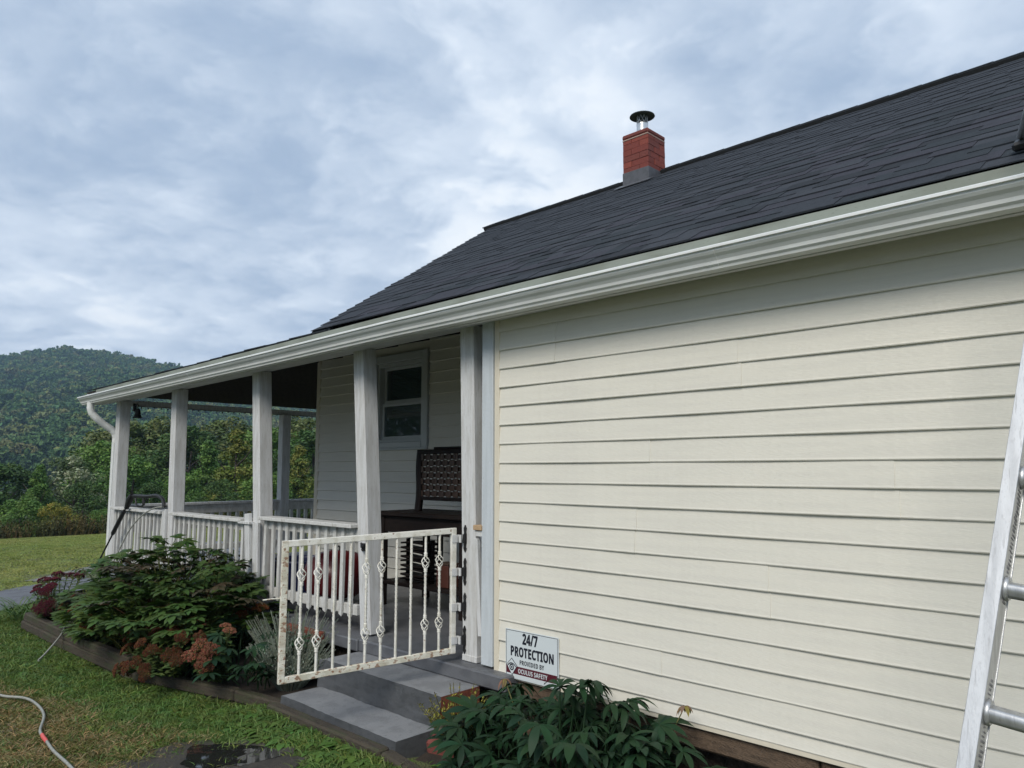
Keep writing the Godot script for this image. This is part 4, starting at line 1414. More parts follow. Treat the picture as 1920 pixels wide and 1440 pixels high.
# ---------------------------------------------------------------- what stands on the porch
func build_porch_things() -> void:
	var FL := 0.427
	var d := thing("sideboard", "tall black wooden sideboard with open shelf beneath the porch window", "sideboard", Vector3(-6.12, FL, -1.5))
	var m := MB.new()
	m.bx(Vector3(-0.03, 0.855, -0.03), Vector3(1.25, 0.895, 0.63), 0.008)
	obj("top", m, M.dark_wood, d)
	m = MB.new()
	for k in 5:
		m.bx(Vector3(-0.028, 0.8955, 0.02 + k * 0.12), Vector3(1.248, 0.898, 0.128 + k * 0.12), 0.001)
	obj("top_board", m, M.dark_wood, d)
	m = MB.new()
	m.bx(Vector3(0.03, 0.70, 0.555), Vector3(1.19, 0.853, 0.585), 0.004)
	m.bx(Vector3(0.015, 0.70, 0.05), Vector3(0.04, 0.853, 0.55), 0.004)
	obj("apron", m, M.dark_wood, d)
	for p in [[0.0, 0.54], [1.16, 0.54], [0.0, 0.0], [1.16, 0.0]]:
		m = MB.new()
		m.bx(Vector3(p[0], 0.0, p[1]), Vector3(p[0] + 0.06, 0.854, p[1] + 0.06), 0.004)
		obj("leg", m, M.dark_wood, d)
	m = MB.new()
	m.bx(Vector3(0.01, 0.20, 0.02), Vector3(1.21, 0.235, 0.58), 0.005)
	obj("shelf", m, M.dark_wood, d)
	m = MB.new()
	m.bx(Vector3(0.56, 0.236, 0.30), Vector3(0.61, 0.70, 0.34), 0.003)
	obj("divider", m, M.dark_wood, d)
	# a chair back with woven panel set on top
	var c := thing("woven_headboard", "dark chair back with square woven lattice standing on the black sideboard", "chair back", Vector3(-5.86, FL + 0.899, -1.16))
	for sd in [[0.0, 1.0], [0.80, -1.0]]:
		m = MB.new()
		var pts := []
		for k in 12:
			var t := k / 11.0
			pts.append(Vector3(sd[0] + sd[1] * (0.012 * sin(t * 6.0) + 0.01), 0.60 * t, -0.03 * t))
		var rows := []
		for p in pts:
			rows.append([p + Vector3(-0.034, 0, 0.022), p + Vector3(0.034, 0, 0.022), p + Vector3(0.034, 0, -0.022), p + Vector3(-0.034, 0, -0.022)])
		m.grid(rows, true)
		m.face(rows[0], pts[4]); m.face(rows[11], pts[4])
		obj("stile", m, M.dark_wood, c)
	m = MB.new()
	m.bx(Vector3(-0.02, 0.555, -0.045), Vector3(0.82, 0.60, -0.005), 0.005)
	m.bx(Vector3(0.22, 0.60, -0.045), Vector3(0.62, 0.622, -0.008), 0.006)
	m.bx(Vector3(0.03, 0.105, -0.03), Vector3(0.77, 0.14, 0.005), 0.004)
	obj("crest_rail", m, M.dark_wood, c)
	for k in 14:
		m = MB.new()
		var x := 0.065 + k * 0.051
		for j in 7:
			var z := -0.012 + (0.010 if (j + k) % 2 == 0 else -0.006)
			m.bx(Vector3(x - 0.017, 0.142 + j * 0.059, z - 0.004), Vector3(x + 0.017, 0.142 + (j + 1) * 0.059 - 0.001, z + 0.004), 0.002)
		obj("strip", m, M.weave, c)
	for j in 7:
		m = MB.new()
		m.bx(Vector3(0.035, 0.150 + j * 0.059, -0.0245), Vector3(0.765, 0.190 + j * 0.059, -0.0195))
		obj("strip", m, M.weave, c)
	# stack of slatted trays under the top
	var st := thing("slatted_trays", "stack of dark bowed wooden slats on the sideboard shelf", "slats", Vector3(-5.90, FL + 0.237, -1.15))
	for k in 9:
		m = MB.new()
		var rows := []
		var top := []
		for i in 9:
			var t := i / 8.0
			var bow := (0.012 if k % 2 == 0 else -0.010) * sin(PI * t)
			rows.append([Vector3(t * 0.40, 0.015 + k * 0.042 + bow, 0.0), Vector3(t * 0.40, 0.015 + k * 0.042 + bow, 0.16), Vector3(t * 0.40, 0.032 + k * 0.042 + bow, 0.16), Vector3(t * 0.40, 0.032 + k * 0.042 + bow, 0.0)])
		m.grid(rows, true)
		obj("slat", m, M.dark_wood, st)
	for x in [0.01, 0.37]:
		m = MB.new()
		m.bx(Vector3(x, 0.0, 0.055), Vector3(x + 0.02, 0.40, 0.10))
		obj("spacer", m, M.dark_wood, st)
	var bx := thing("wooden_box", "small red-brown box beside the dark slats on the shelf", "box", Vector3(-5.34, FL + 0.237, -1.10))
	m = MB.new()
	m.bx(Vector3(0, 0, 0), Vector3(0.16, 0.20, 0.13), 0.005)
	obj("body", m, M.brown_lacquer, bx)
	m = MB.new()
	m.bx(Vector3(-0.004, 0.202, -0.004), Vector3(0.164, 0.218, 0.134), 0.004)
	obj("lid", m, M.weave, bx)
	# round barrel and tub behind the balusters
	var b := thing("red_drum", "dark red round drum with black stand behind the porch railing", "drum", Vector3(-6.33, FL, -0.55))
	m = MB.new()
	m.lathe(Transform3D.IDENTITY, [[0.001, 0.09], [0.20, 0.10], [0.285, 0.16], [0.30, 0.26], [0.305, 0.30], [0.302, 0.31]], 32)
	obj("body", m, M.red_enamel, b)
	m = MB.new()
	m.lathe(Transform3D.IDENTITY, [[0.308, 0.305], [0.310, 0.325], [0.300, 0.36], [0.27, 0.44], [0.19, 0.50], [0.08, 0.525], [0.001, 0.53]], 32)
	obj("lid", m, M.red_enamel, b)
	m = MB.new()
	m.lathe(Transform3D.IDENTITY, [[0.001, 0.012], [0.20, 0.010], [0.24, 0.024], [0.245, 0.03], [0.235, 0.026], [0.001, 0.02]], 28)
	for k in 3:
		var a := TAU * k / 3.0 + 0.4
		m.bar(Vector3(cos(a) * 0.23, 0.0, sin(a) * 0.23), Vector3(cos(a) * 0.17, 0.12, sin(a) * 0.17), 0.02, 0.02)
	m.tube([Vector3(-0.05, 0.53, 0), Vector3(-0.045, 0.565, 0), Vector3(0.045, 0.565, 0), Vector3(0.05, 0.53, 0)], 0.010, 8)
	obj("stand", m, M.black_iron, b)
	var t := thing("blue_tub", "navy blue plastic tub standing left of the red drum on the porch", "tub", Vector3(-7.0, FL, -0.58))
	m = MB.new()
	m.lathe(Transform3D.IDENTITY, [[0.001, 0.0], [0.23, 0.0], [0.25, 0.012], [0.295, 0.36], [0.315, 0.37], [0.315, 0.395], [0.292, 0.395], [0.285, 0.36], [0.24, 0.03], [0.001, 0.03]], 32)
	obj("body", m, M.blue_plastic, t)
	m = MB.new()
	for sg in [-1.0, 1.0]:
		m.tube([Vector3(sg * 0.31, 0.36, -0.07), Vector3(sg * 0.345, 0.33, -0.06), Vector3(sg * 0.345, 0.33, 0.06), Vector3(sg * 0.31, 0.36, 0.07)], 0.009, 6)
	obj("handle", m, M.black_plastic, t)
	# crumpled clear plastic over dark goods
	var ps := thing("plastic_sheeting", "crumpled pale plastic sheeting heaped on the porch beside the blue tub", "sheeting", Vector3(-8.0, FL, -0.75))
	m = MB.new()
	var nz := FastNoiseLite.new()
	nz.seed = 9
	nz.frequency = 5.0
	var rows := []
	for i in 25:
		var row := []
		for j in 17:
			var x := lerpf(-0.62, 0.45, i / 24.0)
			var z := lerpf(-0.40, 0.40, j / 16.0)
			var e := 1.0 - pow(maxf(absf(i / 12.0 - 1.0), absf(j / 8.0 - 1.0)), 4.0)
			row.append(Vector3(x, 0.012 + maxf(e, 0.0) * (0.22 + 0.16 * nz.get_noise_2d(x * 3.0, z * 3.0)) + 0.03 * nz.get_noise_2d(x * 9.0 + 5.0, z * 9.0), z))
		rows.append(row)
	m.grid(rows, false, Vector3(0, -4, 0))
	obj("sheet", m, M.plastic_sheet, ps)
	m = MB.new()
	for k in 5:
		m.box(Transform3D(Basis(Vector3.UP, k * 0.5), Vector3(-0.4 + k * 0.18, 0.10, 0.34 - 0.02 * k)), Vector3(0.16, 0.05, 0.10), 0.006)
	obj("dark_goods", m, M.black_plastic, ps)
	# bell hanging by the corner post
	var bl := thing("bell", "small dark bell hanging beside the far corner post", "bell", Vector3(-10.55, 2.475, -0.14))
	bl.scale = Vector3.ONE * 0.72
	m = MB.new()
	m.lathe(Transform3D.IDENTITY, [[0.001, 0.10], [0.03, 0.095], [0.045, 0.06], [0.05, 0.0], [0.065, -0.045], [0.09, -0.075], [0.085, -0.078], [0.05, -0.04], [0.001, 0.05]], 20)
	obj("body", m, M.black_iron, bl)
	m = MB.new()
	m.tube([Vector3(0, 0.10, 0), Vector3(0.01, 0.16, 0), Vector3(-0.06, 0.19, 0), Vector3(-0.15, 0.17, 0)], 0.009, 6)
	m.bx(Vector3(-0.19, 0.05, -0.03), Vector3(-0.14, 0.20, 0.03), 0.006)
	obj("bracket", m, M.black_iron, bl)

# ---------------------------------------------------------------- pressure-washer wand and its hose
func smooth_path(P: Array, per := 8) -> Array:
	var c := Curve3D.new()
	for k in P.size():
		var a: Vector3 = P[maxi(k - 1, 0)]
		var b: Vector3 = P[mini(k + 1, P.size() - 1)]
		var t := (b - a) / 6.0
		c.add_point(P[k], -t, t)
	var out := []
	for k in P.size() - 1:
		for j in per:
			out.append(c.sample(k, float(j) / per))
	out.append(P[-1])
	return out

func build_washer() -> void:
	var g := thing("spray_wand", "black pressure washer wand leaning on the porch rail near the corner post", "wand", Vector3(-10.0, 1.30, 0.09))
	var o := Vector3(-10.0, 1.30, 0.09)
	var Q := func(a: Array) -> Array:
		var r := []
		for p in a:
			r.append(p - o)
		return r
	var m := MB.new()
	m.tube(Q.call([Vector3(-10.03, 1.30, 0.10), Vector3(-10.87, 0.50, 0.14), Vector3(-11.0, 0.36, 0.15)]), 0.011, 8)
	obj("lance", m, M.black_plastic, g)
	m = MB.new()
	m.tube(Q.call([Vector3(-10.12, 1.22, 0.105), Vector3(-10.14, 1.20, 0.105), Vector3(-10.42, 0.925, 0.122), Vector3(-10.44, 0.905, 0.123)]), [0.018, 0.026, 0.026, 0.018], 10)
	obj("fore_grip", m, M.black_plastic, g)
	m = MB.new()
	m.tube(Q.call(smooth_path([Vector3(-10.06, 1.27, 0.10), Vector3(-9.96, 1.375, 0.09), Vector3(-9.86, 1.405, 0.08), Vector3(-9.55, 1.405, 0.05), Vector3(-9.30, 1.42, 0.03), Vector3(-9.12, 1.38, 0.03), Vector3(-9.02, 1.30, 0.05)], 5)), 0.022, 8)
	m.tube(Q.call([Vector3(-10.07, 1.25, 0.10), Vector3(-9.98, 1.36, 0.095), Vector3(-9.92, 1.42, 0.09)]), [0.028, 0.042, 0.030], 10)
	obj("gun_body", m, M.black_plastic, g)
	m = MB.new()
	m.tube(Q.call(smooth_path([Vector3(-9.84, 1.39, 0.08), Vector3(-9.80, 1.31, 0.08), Vector3(-9.72, 1.285, 0.075), Vector3(-9.62, 1.30, 0.065), Vector3(-9.56, 1.38, 0.055)], 4)), 0.011, 6)
	m.tube(Q.call([Vector3(-9.64, 1.40, 0.06), Vector3(-9.62, 1.30, 0.06)]), 0.016, 6)
	obj("trigger_guard", m, M.black_plastic, g)
	var hs := thing("wand_hose", "grey hose from the wand over the rail into the flower bed", "hose", Vector3(-9.05, 1.27, 0.06))
	var ho := Vector3(-9.05, 1.27, 0.06)
	m = MB.new()
	var P := []
	for p in smooth_path([Vector3(-9.02, 1.30, 0.055), Vector3(-9.18, 1.28, 0.10), Vector3(-9.40, 1.19, 0.15), Vector3(-9.62, 1.02, 0.20), Vector3(-9.76, 0.82, 0.24), Vector3(-9.80, 0.65, 0.30), Vector3(-9.55, 0.50, 0.5), Vector3(-9.0, 0.58, 0.66), Vector3(-8.5, 0.60, 0.86), Vector3(-8.55, 0.38, 1.02), Vector3(-8.55, 0.22, 1.12), Vector3(-8.3, 0.14, 1.24), Vector3(-8.05, 0.05, 1.42), Vector3(-7.9, 0.022, 1.52)]):
		P.append(p - ho)
	m.tube(P, 0.0085, 8)
	obj("tube", m, M.hose_grey, hs)
	var gh2 := thing("ground_hose", "grey hose with red tape lying on the straw-coloured grass", "hose", Vector3(-5.6, 0.0, 2.06))
	m = MB.new()
	P = []
	for p in smooth_path([Vector3(-7.9, 0.03, 2.15), Vector3(-7.3, 0.045, 2.10), Vector3(-6.82, 0.045, 2.04), Vector3(-6.62, 0.04, 1.925), Vector3(-6.39, 0.035, 1.90), Vector3(-6.08, 0.035, 1.935), Vector3(-5.75, 0.035, 2.04), Vector3(-5.56, 0.035, 2.06), Vector3(-5.30, 0.03, 2.08), Vector3(-4.95, 0.03, 2.085), Vector3(-4.6, 0.03, 2.12), Vector3(-4.2, 0.03, 2.3), Vector3(-3.6, 0.03, 2.8)], 8):
		P.append(p - Vector3(-5.6, 0, 2.06))
	m.tube(P, 0.0095, 8)
	obj("tube", m, M.hose_grey, gh2)
	m = MB.new()
	m.tube([Vector3(-0.06, 0.035, -0.008), Vector3(0.0, 0.035, 0.0), Vector3(0.07, 0.034, 0.004), Vector3(0.10, 0.033, 0.006)], [0.0115, 0.0125, 0.012, 0.011], 10)
	obj("tape", m, M.tape_red, gh2)

# ---------------------------------------------------------------- the ground
# an outline with its edges broken up, as worn ground has them
func ragged(P: Array, amount: float, sd: int) -> Array:
	var r := RandomNumberGenerator.new()
	r.seed = sd
	var out := []
	for k in P.size():
		var a: Vector2 = P[k]
		var b: Vector2 = P[(k + 1) % P.size()]
		var n := maxi(2, int(a.distance_to(b) / 0.07))
		var side := (b - a).orthogonal().normalized()
		for j in n:
			out.append(a.lerp(b, float(j) / n) + side * r.randf_range(-amount, amount) * (0.3 if j == 0 else 1.0))
	return out

func draped(called: String, outline: Array, step: float, lift: float, mat: Material, label := "", category := "", kind := "structure") -> void:
	var m := MB.new()
	var pv := PackedVector2Array(outline)
	var lo := pv[0]
	var hi := pv[0]
	for p in pv:
		lo = lo.min(p)
		hi = hi.max(p)
	var x := lo.x
	while x < hi.x:
		var z := lo.y
		while z < hi.y:
			var cell := PackedVector2Array([Vector2(x, z), Vector2(x + step, z), Vector2(x + step, z + step), Vector2(x, z + step)])
			for part in Geometry2D.intersect_polygons(cell, pv):
				var tr := Geometry2D.triangulate_polygon(part)
				for k in range(0, tr.size(), 3):
					var q := []
					for j in 3:
						var v3 := Vector3(part[tr[k + j]].x, 0, part[tr[k + j]].y)
						v3.y = gh(v3) + lift
						q.append(v3)
					m.face(q, Vector3(0, -50, 0))
			z += step
		x += step
	var o := obj(called, m, mat)
	tag(o, label, category, "", kind)

func build_ground() -> void:
	var m := MB.new()
	var rows := []
	var radii := [0.0, 0.6, 1.2, 1.8, 2.2, 2.5, 2.8, 3.1, 3.4, 3.7, 4.0, 4.3, 4.6, 4.9, 5.2, 5.5, 6.0, 7.0, 8.0, 10.0, 12.0, 14.0, 17.0, 20.0, 24.0, 28.0, 33.0, 38.0, 45.0, 54.0, 66.0, 82.0, 105.0, 140.0, 200.0, 300.0, 480.0, 820.0]
	var bump := FastNoiseLite.new()
	bump.seed = 14
	bump.frequency = 0.9
	for r in radii:
		var row := []
		for j in 192:
			var a := TAU * j / 192.0
			var p := Vector3(EYE.x + r * cos(a), 0, EYE.z + r * sin(a))
			p.y = gh(p) + (0.012 * bump.get_noise_2d(p.x, p.z) if r < 60.0 else 0.0) - 0.012
			row.append(p)
		rows.append(row)
	m.grid(rows, true, Vector3(0, -300, 0))
	var o := obj("ground", m, M.ground)
	tag(o, "short lawn and worn earth round the house", "", "", "structure")
	draped("driveway", [Vector2(-6.0, 6.5), Vector2(-9.6, 2.35), Vector2(-10.95, 1.28), Vector2(-12.4, -0.3), Vector2(-14.5, -2.6), Vector2(-18.5, -7.0), Vector2(-21.0, -6.0), Vector2(-16.6, -1.9), Vector2(-14.1, -0.1), Vector2(-12.75, 0.85), Vector2(-11.6, 2.2), Vector2(-8.6, 6.5)], 0.8, 0.008, M.asphalt, "grey asphalt driveway curving past the far end of the porch")
	draped("gravel", [Vector2(-14.15, -0.12), Vector2(-14.7, 0.05), Vector2(-16.2, -0.95), Vector2(-17.6, -2.4), Vector2(-20.0, -4.6), Vector2(-20.9, -6.02), Vector2(-16.65, -1.95)], 0.8, 0.012, M.gravel, "pale gravel apron between driveway and lawn")
	draped("bare_earth", ragged([Vector2(-4.85, 1.9), Vector2(-4.98, 1.5), Vector2(-4.85, 1.32), Vector2(-4.6, 1.16), Vector2(-4.3, 1.05), Vector2(-4.1, 1.08), Vector2(-3.95, 1.25), Vector2(-3.9, 1.6), Vector2(-3.6, 2.4), Vector2(-4.4, 2.6)], 0.05, 3), 0.4, 0.008, M.wet_dirt, "dark wet bare earth in front of the steps")
	draped("puddle", ragged([Vector2(-4.85, 1.42), Vector2(-4.66, 1.24), Vector2(-4.45, 1.14), Vector2(-4.25, 1.12), Vector2(-4.3, 1.3), Vector2(-4.4, 1.5), Vector2(-4.6, 1.62)], 0.03, 4), 0.4, 0.0125, M.puddle, "shallow dark puddle on the bare earth in front of the steps")
	# bed soil, heaped behind the timbers
	m = MB.new()
	rows = []
	for i in 25:
		var x := lerpf(-9.75, -4.98, i / 24.0)
		var fz := poly_at([[-9.8, 1.17], [-7.0, 1.12], [-5.5, 0.76], [-4.9, 0.66]], x)
		var top := 0.15 if x < -6.6 else 0.085
		rows.append([Vector3(x, top - 0.03, fz - 0.02), Vector3(x, top + 0.02 * sin(x * 7.0), lerpf(fz, 0.0, 0.35)), Vector3(x, top + 0.05, lerpf(fz, 0.0, 0.7)), Vector3(x, top + 0.06, -0.01)])
	m.grid(rows, false, Vector3(-7, -30, 0))
	o = obj("bed_soil", m, M.soil)
	tag(o, "dark soil of the flower bed along the porch", "", "", "structure")
	m = MB.new()
	rows = []
	for i in 15:
		var x := lerpf(-3.62, -0.6, i / 14.0)
		rows.append([Vector3(x, -0.02, 0.86), Vector3(x, 0.04 + 0.015 * sin(x * 8.0), 0.55), Vector3(x, 0.05 + 0.015 * sin(x * 6.0), 0.2), Vector3(x, 0.03, -0.2)])
	m.grid(rows, false, Vector3(-2, -30, 0))
	o = obj("bed_soil", m, M.soil)
	tag(o, "dark soil of the bed under the cream wall", "", "", "structure")
	# landscape timbers
	var tb := thing("timber_edging", "weathered landscape timbers stacked along the flower bed by the porch", "edging", Vector3(-7.0, 0, 1.1))
	var off := Vector3(-7.0, 0, 1.1)
	for t in [[Vector3(-9.72, 0.045, 1.20), Vector3(-8.30, 0.045, 1.185)], [Vector3(-8.29, 0.045, 1.185), Vector3(-6.72, 0.045, 1.12)], [Vector3(-9.70, 0.128, 1.185), Vector3(-7.75, 0.128, 1.165)], [Vector3(-7.74, 0.128, 1.165), Vector3(-6.80, 0.122, 1.11)], [Vector3(-6.70, 0.045, 1.11), Vector3(-5.55, 0.045, 0.80)], [Vector3(-5.54, 0.045, 0.795), Vector3(-4.96, 0.04, 0.70)], [Vector3(-9.76, 0.045, 1.13), Vector3(-9.85, 0.045, 0.1)], [Vector3(-9.74, 0.128, 1.12), Vector3(-9.83, 0.128, 0.12)]]:
		m = MB.new()
		m.bar(t[0] - off, t[1] - off, 0.088, 0.082, Vector3.UP, 0.012)
		obj("timber", m, M.old_timber, tb)
	tb = thing("timber_edging", "dark damp timber edging the bed between steps and cream wall", "edging", Vector3(-3.3, 0, 0.8))
	off = Vector3(-3.3, 0, 0.8)
	for t in [[Vector3(-5.0, 0.068, 0.815), Vector3(-3.72, 0.066, 0.79)], [Vector3(-3.70, 0.062, 0.79), Vector3(-2.5, 0.03, 0.93)]]:
		m = MB.new()
		m.bar(t[0] - off, t[1] - off, 0.075, 0.085, Vector3.UP, 0.012)
		obj("timber", m, M.old_timber, tb)

func in_poly(p: Vector3, P: Array) -> bool:
	return Geometry2D.is_point_in_polygon(Vector2(p.x, p.z), PackedVector2Array(P))

func green(r: RandomNumberGenerator, base: Color, var_v := 0.25, warm := 0.15) -> Color:
	var k := 1.0 + r.randf_range(-var_v, var_v)
	return Color(base.r * k * (1.0 + r.randf_range(-warm, warm * 1.6)), base.g * k, base.b * k * (1.0 + r.randf_range(-warm, warm)))

func build_grass() -> void:
	var r := RandomNumberGenerator.new()
	r.seed = 101
	# tufts of fine blades: green, straw, and low broad-leaved weeds
	var tuft := func(n: int, h: float, spread: float, w: float) -> MB:
		var m := MB.new()
		for k in n:
			var a := r.randf() * TAU
			var o := Vector3(r.randf_range(-1, 1), 0, r.randf_range(-1, 1)) * spread * 0.5
			var d := Vector3(cos(a) * 0.75, r.randf_range(0.6, 1.3), sin(a) * 0.75).normalized()
			var ln := h * r.randf_range(0.55, 1.2)
			m.col = green(r, Color(1, 1, 1), 0.22, 0.12)
			var sd := d.cross(Vector3(sin(a), 0, cos(a))).normalized() * w
			var p1 := o + d * ln * 0.55
			var d2 := (d + Vector3(cos(a), -0.5, sin(a)) * 0.7).normalized()
			var p2 := p1 + d2 * ln * 0.5
			m.face([o - sd, o + sd, p1 + sd * 0.8, p1 - sd * 0.8], o - Vector3(cos(a), 0.2, sin(a)))
			m.face([p1 - sd * 0.8, p1 + sd * 0.8, p2], o - Vector3(cos(a), 0.2, sin(a)))
		return m
	var weed := func(n: int, ln: float) -> MB:
		var m := MB.new()
		for k in n:
			var a := r.randf() * TAU
			var e := r.randf_range(0.25, 0.9)
			m.col = green(r, Color(1, 1, 1), 0.2, 0.1)
			var d := Vector3(cos(a), e, sin(a)).normalized()
			m.blade(Vector3(cos(a), 0, sin(a)) * 0.01, d, Vector3.UP, ln * r.randf_range(0.6, 1.15), ln * 0.42, 1.1, 3, 0.15, 0.6)
		return m
	var T1 := (tuft.call(13, 0.066, 0.09, 0.0030) as MB).mesh()
	var T2 := (tuft.call(12, 0.055, 0.10, 0.0024) as MB).mesh()
	var W1 := (weed.call(6, 0.078) as MB).mesh()
	var W2 := (weed.call(8, 0.105) as MB).mesh()
	var earth := [Vector2(-4.85, 1.9), Vector2(-4.98, 1.5), Vector2(-4.85, 1.32), Vector2(-4.6, 1.16), Vector2(-4.3, 1.05), Vector2(-4.1, 1.08), Vector2(-3.95, 1.25), Vector2(-3.9, 1.6), Vector2(-3.6, 2.4), Vector2(-4.4, 2.6)]
	var patch := [Vector2(-6.4, 2.5), Vector2(-6.4, 2.24), Vector2(-6.1, 2.09), Vector2(-5.87, 2.12), Vector2(-5.74, 2.25), Vector2(-5.9, 2.6)]
	var road := [Vector2(-6.0, 6.5), Vector2(-9.6, 2.35), Vector2(-10.95, 1.28), Vector2(-12.4, -0.3), Vector2(-14.5, -2.6), Vector2(-18.5, -7.0), Vector2(-20.9, -6.1), Vector2(-20.0, -4.6), Vector2(-17.6, -2.4), Vector2(-16.2, -0.95), Vector2(-14.7, 0.05), Vector2(-14.1, -0.1), Vector2(-12.75, 0.85), Vector2(-11.6, 2.2), Vector2(-8.6, 6.5)]
	var bed := func(p: Vector3) -> bool:
		if p.x > -9.95 and p.x < -4.95 and p.z < poly_at([[-9.9, 1.25], [-7.0, 1.20], [-5.5, 0.86], [-4.9, 0.76]], p.x):
			return true
		if p.x >= -4.97 and p.x < -3.66 and p.z < 0.83:
			return true
		return p.x >= -3.68 and p.z < poly_at([[-3.7, 0.82], [-2.5, 0.97], [0, 1.1]], p.x)
	# the grass creeps in over the edge of the bare ground
	var inner := []
	var ctr := Vector2.ZERO
	for q in earth:
		ctr += q / earth.size()
	for q in earth:
		inner.append(ctr + ((q as Vector2) - ctr) * 0.80)
	var nz := FastNoiseLite.new()
	nz.seed = 6
	nz.frequency = 0.9
	var gl := []
	var gc := []
	var sl := []
	var sc := []
	var wl := []
	var wc := []
	var bl := []
	var bc := []
	var tried := 0
	while tried < 30000:
		tried += 1
		var p := Vector3(r.randf_range(-11.2, -1.6), 0, r.randf_range(0.6, 3.0))
		if bed.call(p) or in_poly(p, road):
			continue
		var q := p - EYE
		if q.dot(FW) < 1.2:
			continue
		var bare := in_poly(p, inner) or in_poly(p, patch) or (in_poly(p, earth) and r.randf() < 0.45)
		if bare and r.randf() > (0.07 if in_poly(p, earth) else 0.55):
			continue
		p.y = gh(p) - 0.012
		var n := nz.get_noise_2d(p.x, p.z)
		# distance from the edging decides what grows: weeds along it, worn straw towards the yard
		var edge := p.z - poly_at([[-11.0, 1.4], [-9.9, 1.25], [-7.0, 1.20], [-5.5, 0.86], [-4.9, 0.76], [-3.7, 0.82], [-2.5, 0.97]], p.x)
		var dry := clampf((edge - 0.52) * 2.2 + n * 1.1, 0.0, 1.0)
		var t := Transform3D(Basis(Vector3.UP, r.randf() * TAU).scaled(Vector3.ONE * r.randf_range(0.6, 1.25)), p)
		if r.randf() < dry * 0.85:
			sl.append(t)
			sc.append(green(r, Color(0.31, 0.255, 0.13) if r.randf() < 0.6 else Color(0.15, 0.165, 0.055), 0.3, 0.15))
		elif r.randf() < 0.55 and edge < 0.75:
			if r.randf() < (0.14 if p.x < -5.0 else 0.30) and edge < 0.42:
				bl.append(t)
				bc.append(green(r, Color(0.075, 0.145, 0.030), 0.3, 0.12))
			else:
				wl.append(t)
				wc.append(green(r, Color(0.078, 0.160, 0.036), 0.32, 0.15))
		else:
			gl.append(t)
			gc.append(green(r, Color(0.112, 0.180, 0.048), 0.32, 0.2))
	stuff("grass", T1, M.grass, gl, "green grass of the yard in front of the flower bed", "grass", gc)
	stuff("dry_grass", T2, M.grass, sl, "straw-coloured dry grass in the worn part of the yard", "grass", sc)
	stuff("weeds", W1, M.grass, wl, "low round-leaved weeds growing along the timbers", "weeds", wc)
	stuff("broad_weeds", W2, M.grass, bl, "bright broad-leaved weeds at the foot of the edging", "weeds", bc)
	# the mown field beyond the driveway
	var T3 := (tuft.call(12, 0.085, 0.34, 0.005) as MB).mesh()
	var fl := []
	var fc := []
	for k in 38000:
		var d := 11.0 + 34.5 * pow(r.randf(), 0.8)
		var l := r.randf_range(-0.80, -0.15) * d
		var p := at(d, l)
		if in_poly(p, road) or (p.z < 1.6 and p.x > -11.6 and p.z < 1.3):
			continue
		if p.x > -11.4 and p.z > -8.0 and p.z < 1.3:
			continue
		p.y = gh(p) - 0.02
		var n := nz.get_noise_2d(p.x * 0.18, p.z * 0.18)
		fl.append(Transform3D(Basis(Vector3.UP, r.randf() * TAU).scaled(Vector3(1, r.randf_range(0.5, 0.9), 1)), p))
		fc.append(green(r, Color(0.225, 0.285, 0.080).lerp(Color(0.30, 0.31, 0.105), clampf(0.4 + n, 0, 1)), 0.16, 0.1))
	stuff("field_grass", T3, M.grass, fl, "yellow-green mown grass of the field beyond the driveway", "grass", fc)
	var peb := MB.new()
	peb.lathe(Transform3D.IDENTITY, [[0.001, 0.6], [0.6, 0.45], [1.0, 0.0], [0.7, -0.3], [0.001, -0.4]], 7)
	var pl := []
	var pc := []
	while pl.size() < 2600:
		var p := Vector3(r.randf_range(-6.6, -2.6), 0.0, r.randf_range(0.95, 3.0))
		if not (in_poly(p, earth) or in_poly(p, patch)):
			continue
		var sz := 0.003 + 0.010 * pow(r.randf(), 3.0)
		pl.append(Transform3D(Basis.from_euler(Vector3(r.randf() * 0.6, r.randf() * TAU, r.randf() * 0.6)).scaled(Vector3(sz * r.randf_range(0.8, 1.5), sz * 0.7, sz)), p))
		pc.append(Color(1, 1, 1).lerp(Color(0.2, 0.19, 0.17), r.randf()) * Color(0.22, 0.21, 0.19))
	stuff("grit", peb.mesh(), M.flower, pl, "small stones scattered over the wet bare earth", "gravel", pc)

# ---------------------------------------------------------------- garden plants
func palmate(r: RandomNumberGenerator, height: float, reach: float, ln: float, n: int, base: Color) -> ArrayMesh:
	var m := MB.new()
	m.col = Color(base.r * 1.3, base.g * 1.1, base.b)
	var tip := Vector3(reach, height, 0)
	m.tube([Vector3.ZERO, Vector3(reach * 0.35, height * 0.6, 0), tip], [0.005, 0.004, 0.003], 5, false)
	for k in n:
		var f := (k / float(n - 1) - 0.5) * 2.0
		var a := f * 2.25
		var d := Vector3(cos(a), 0.25 + 0.25 * cos(a), sin(a)).normalized()
		var l := ln * (1.0 - 0.32 * absf(f)) * r.randf_range(0.9, 1.1)
		m.col = green(r, base, 0.18, 0.12)
		m.blade(tip, d, Vector3.UP, l, l * 0.27, r.randf_range(0.9, 1.7), 6, 0.30, 0.55)
	return m.mesh()

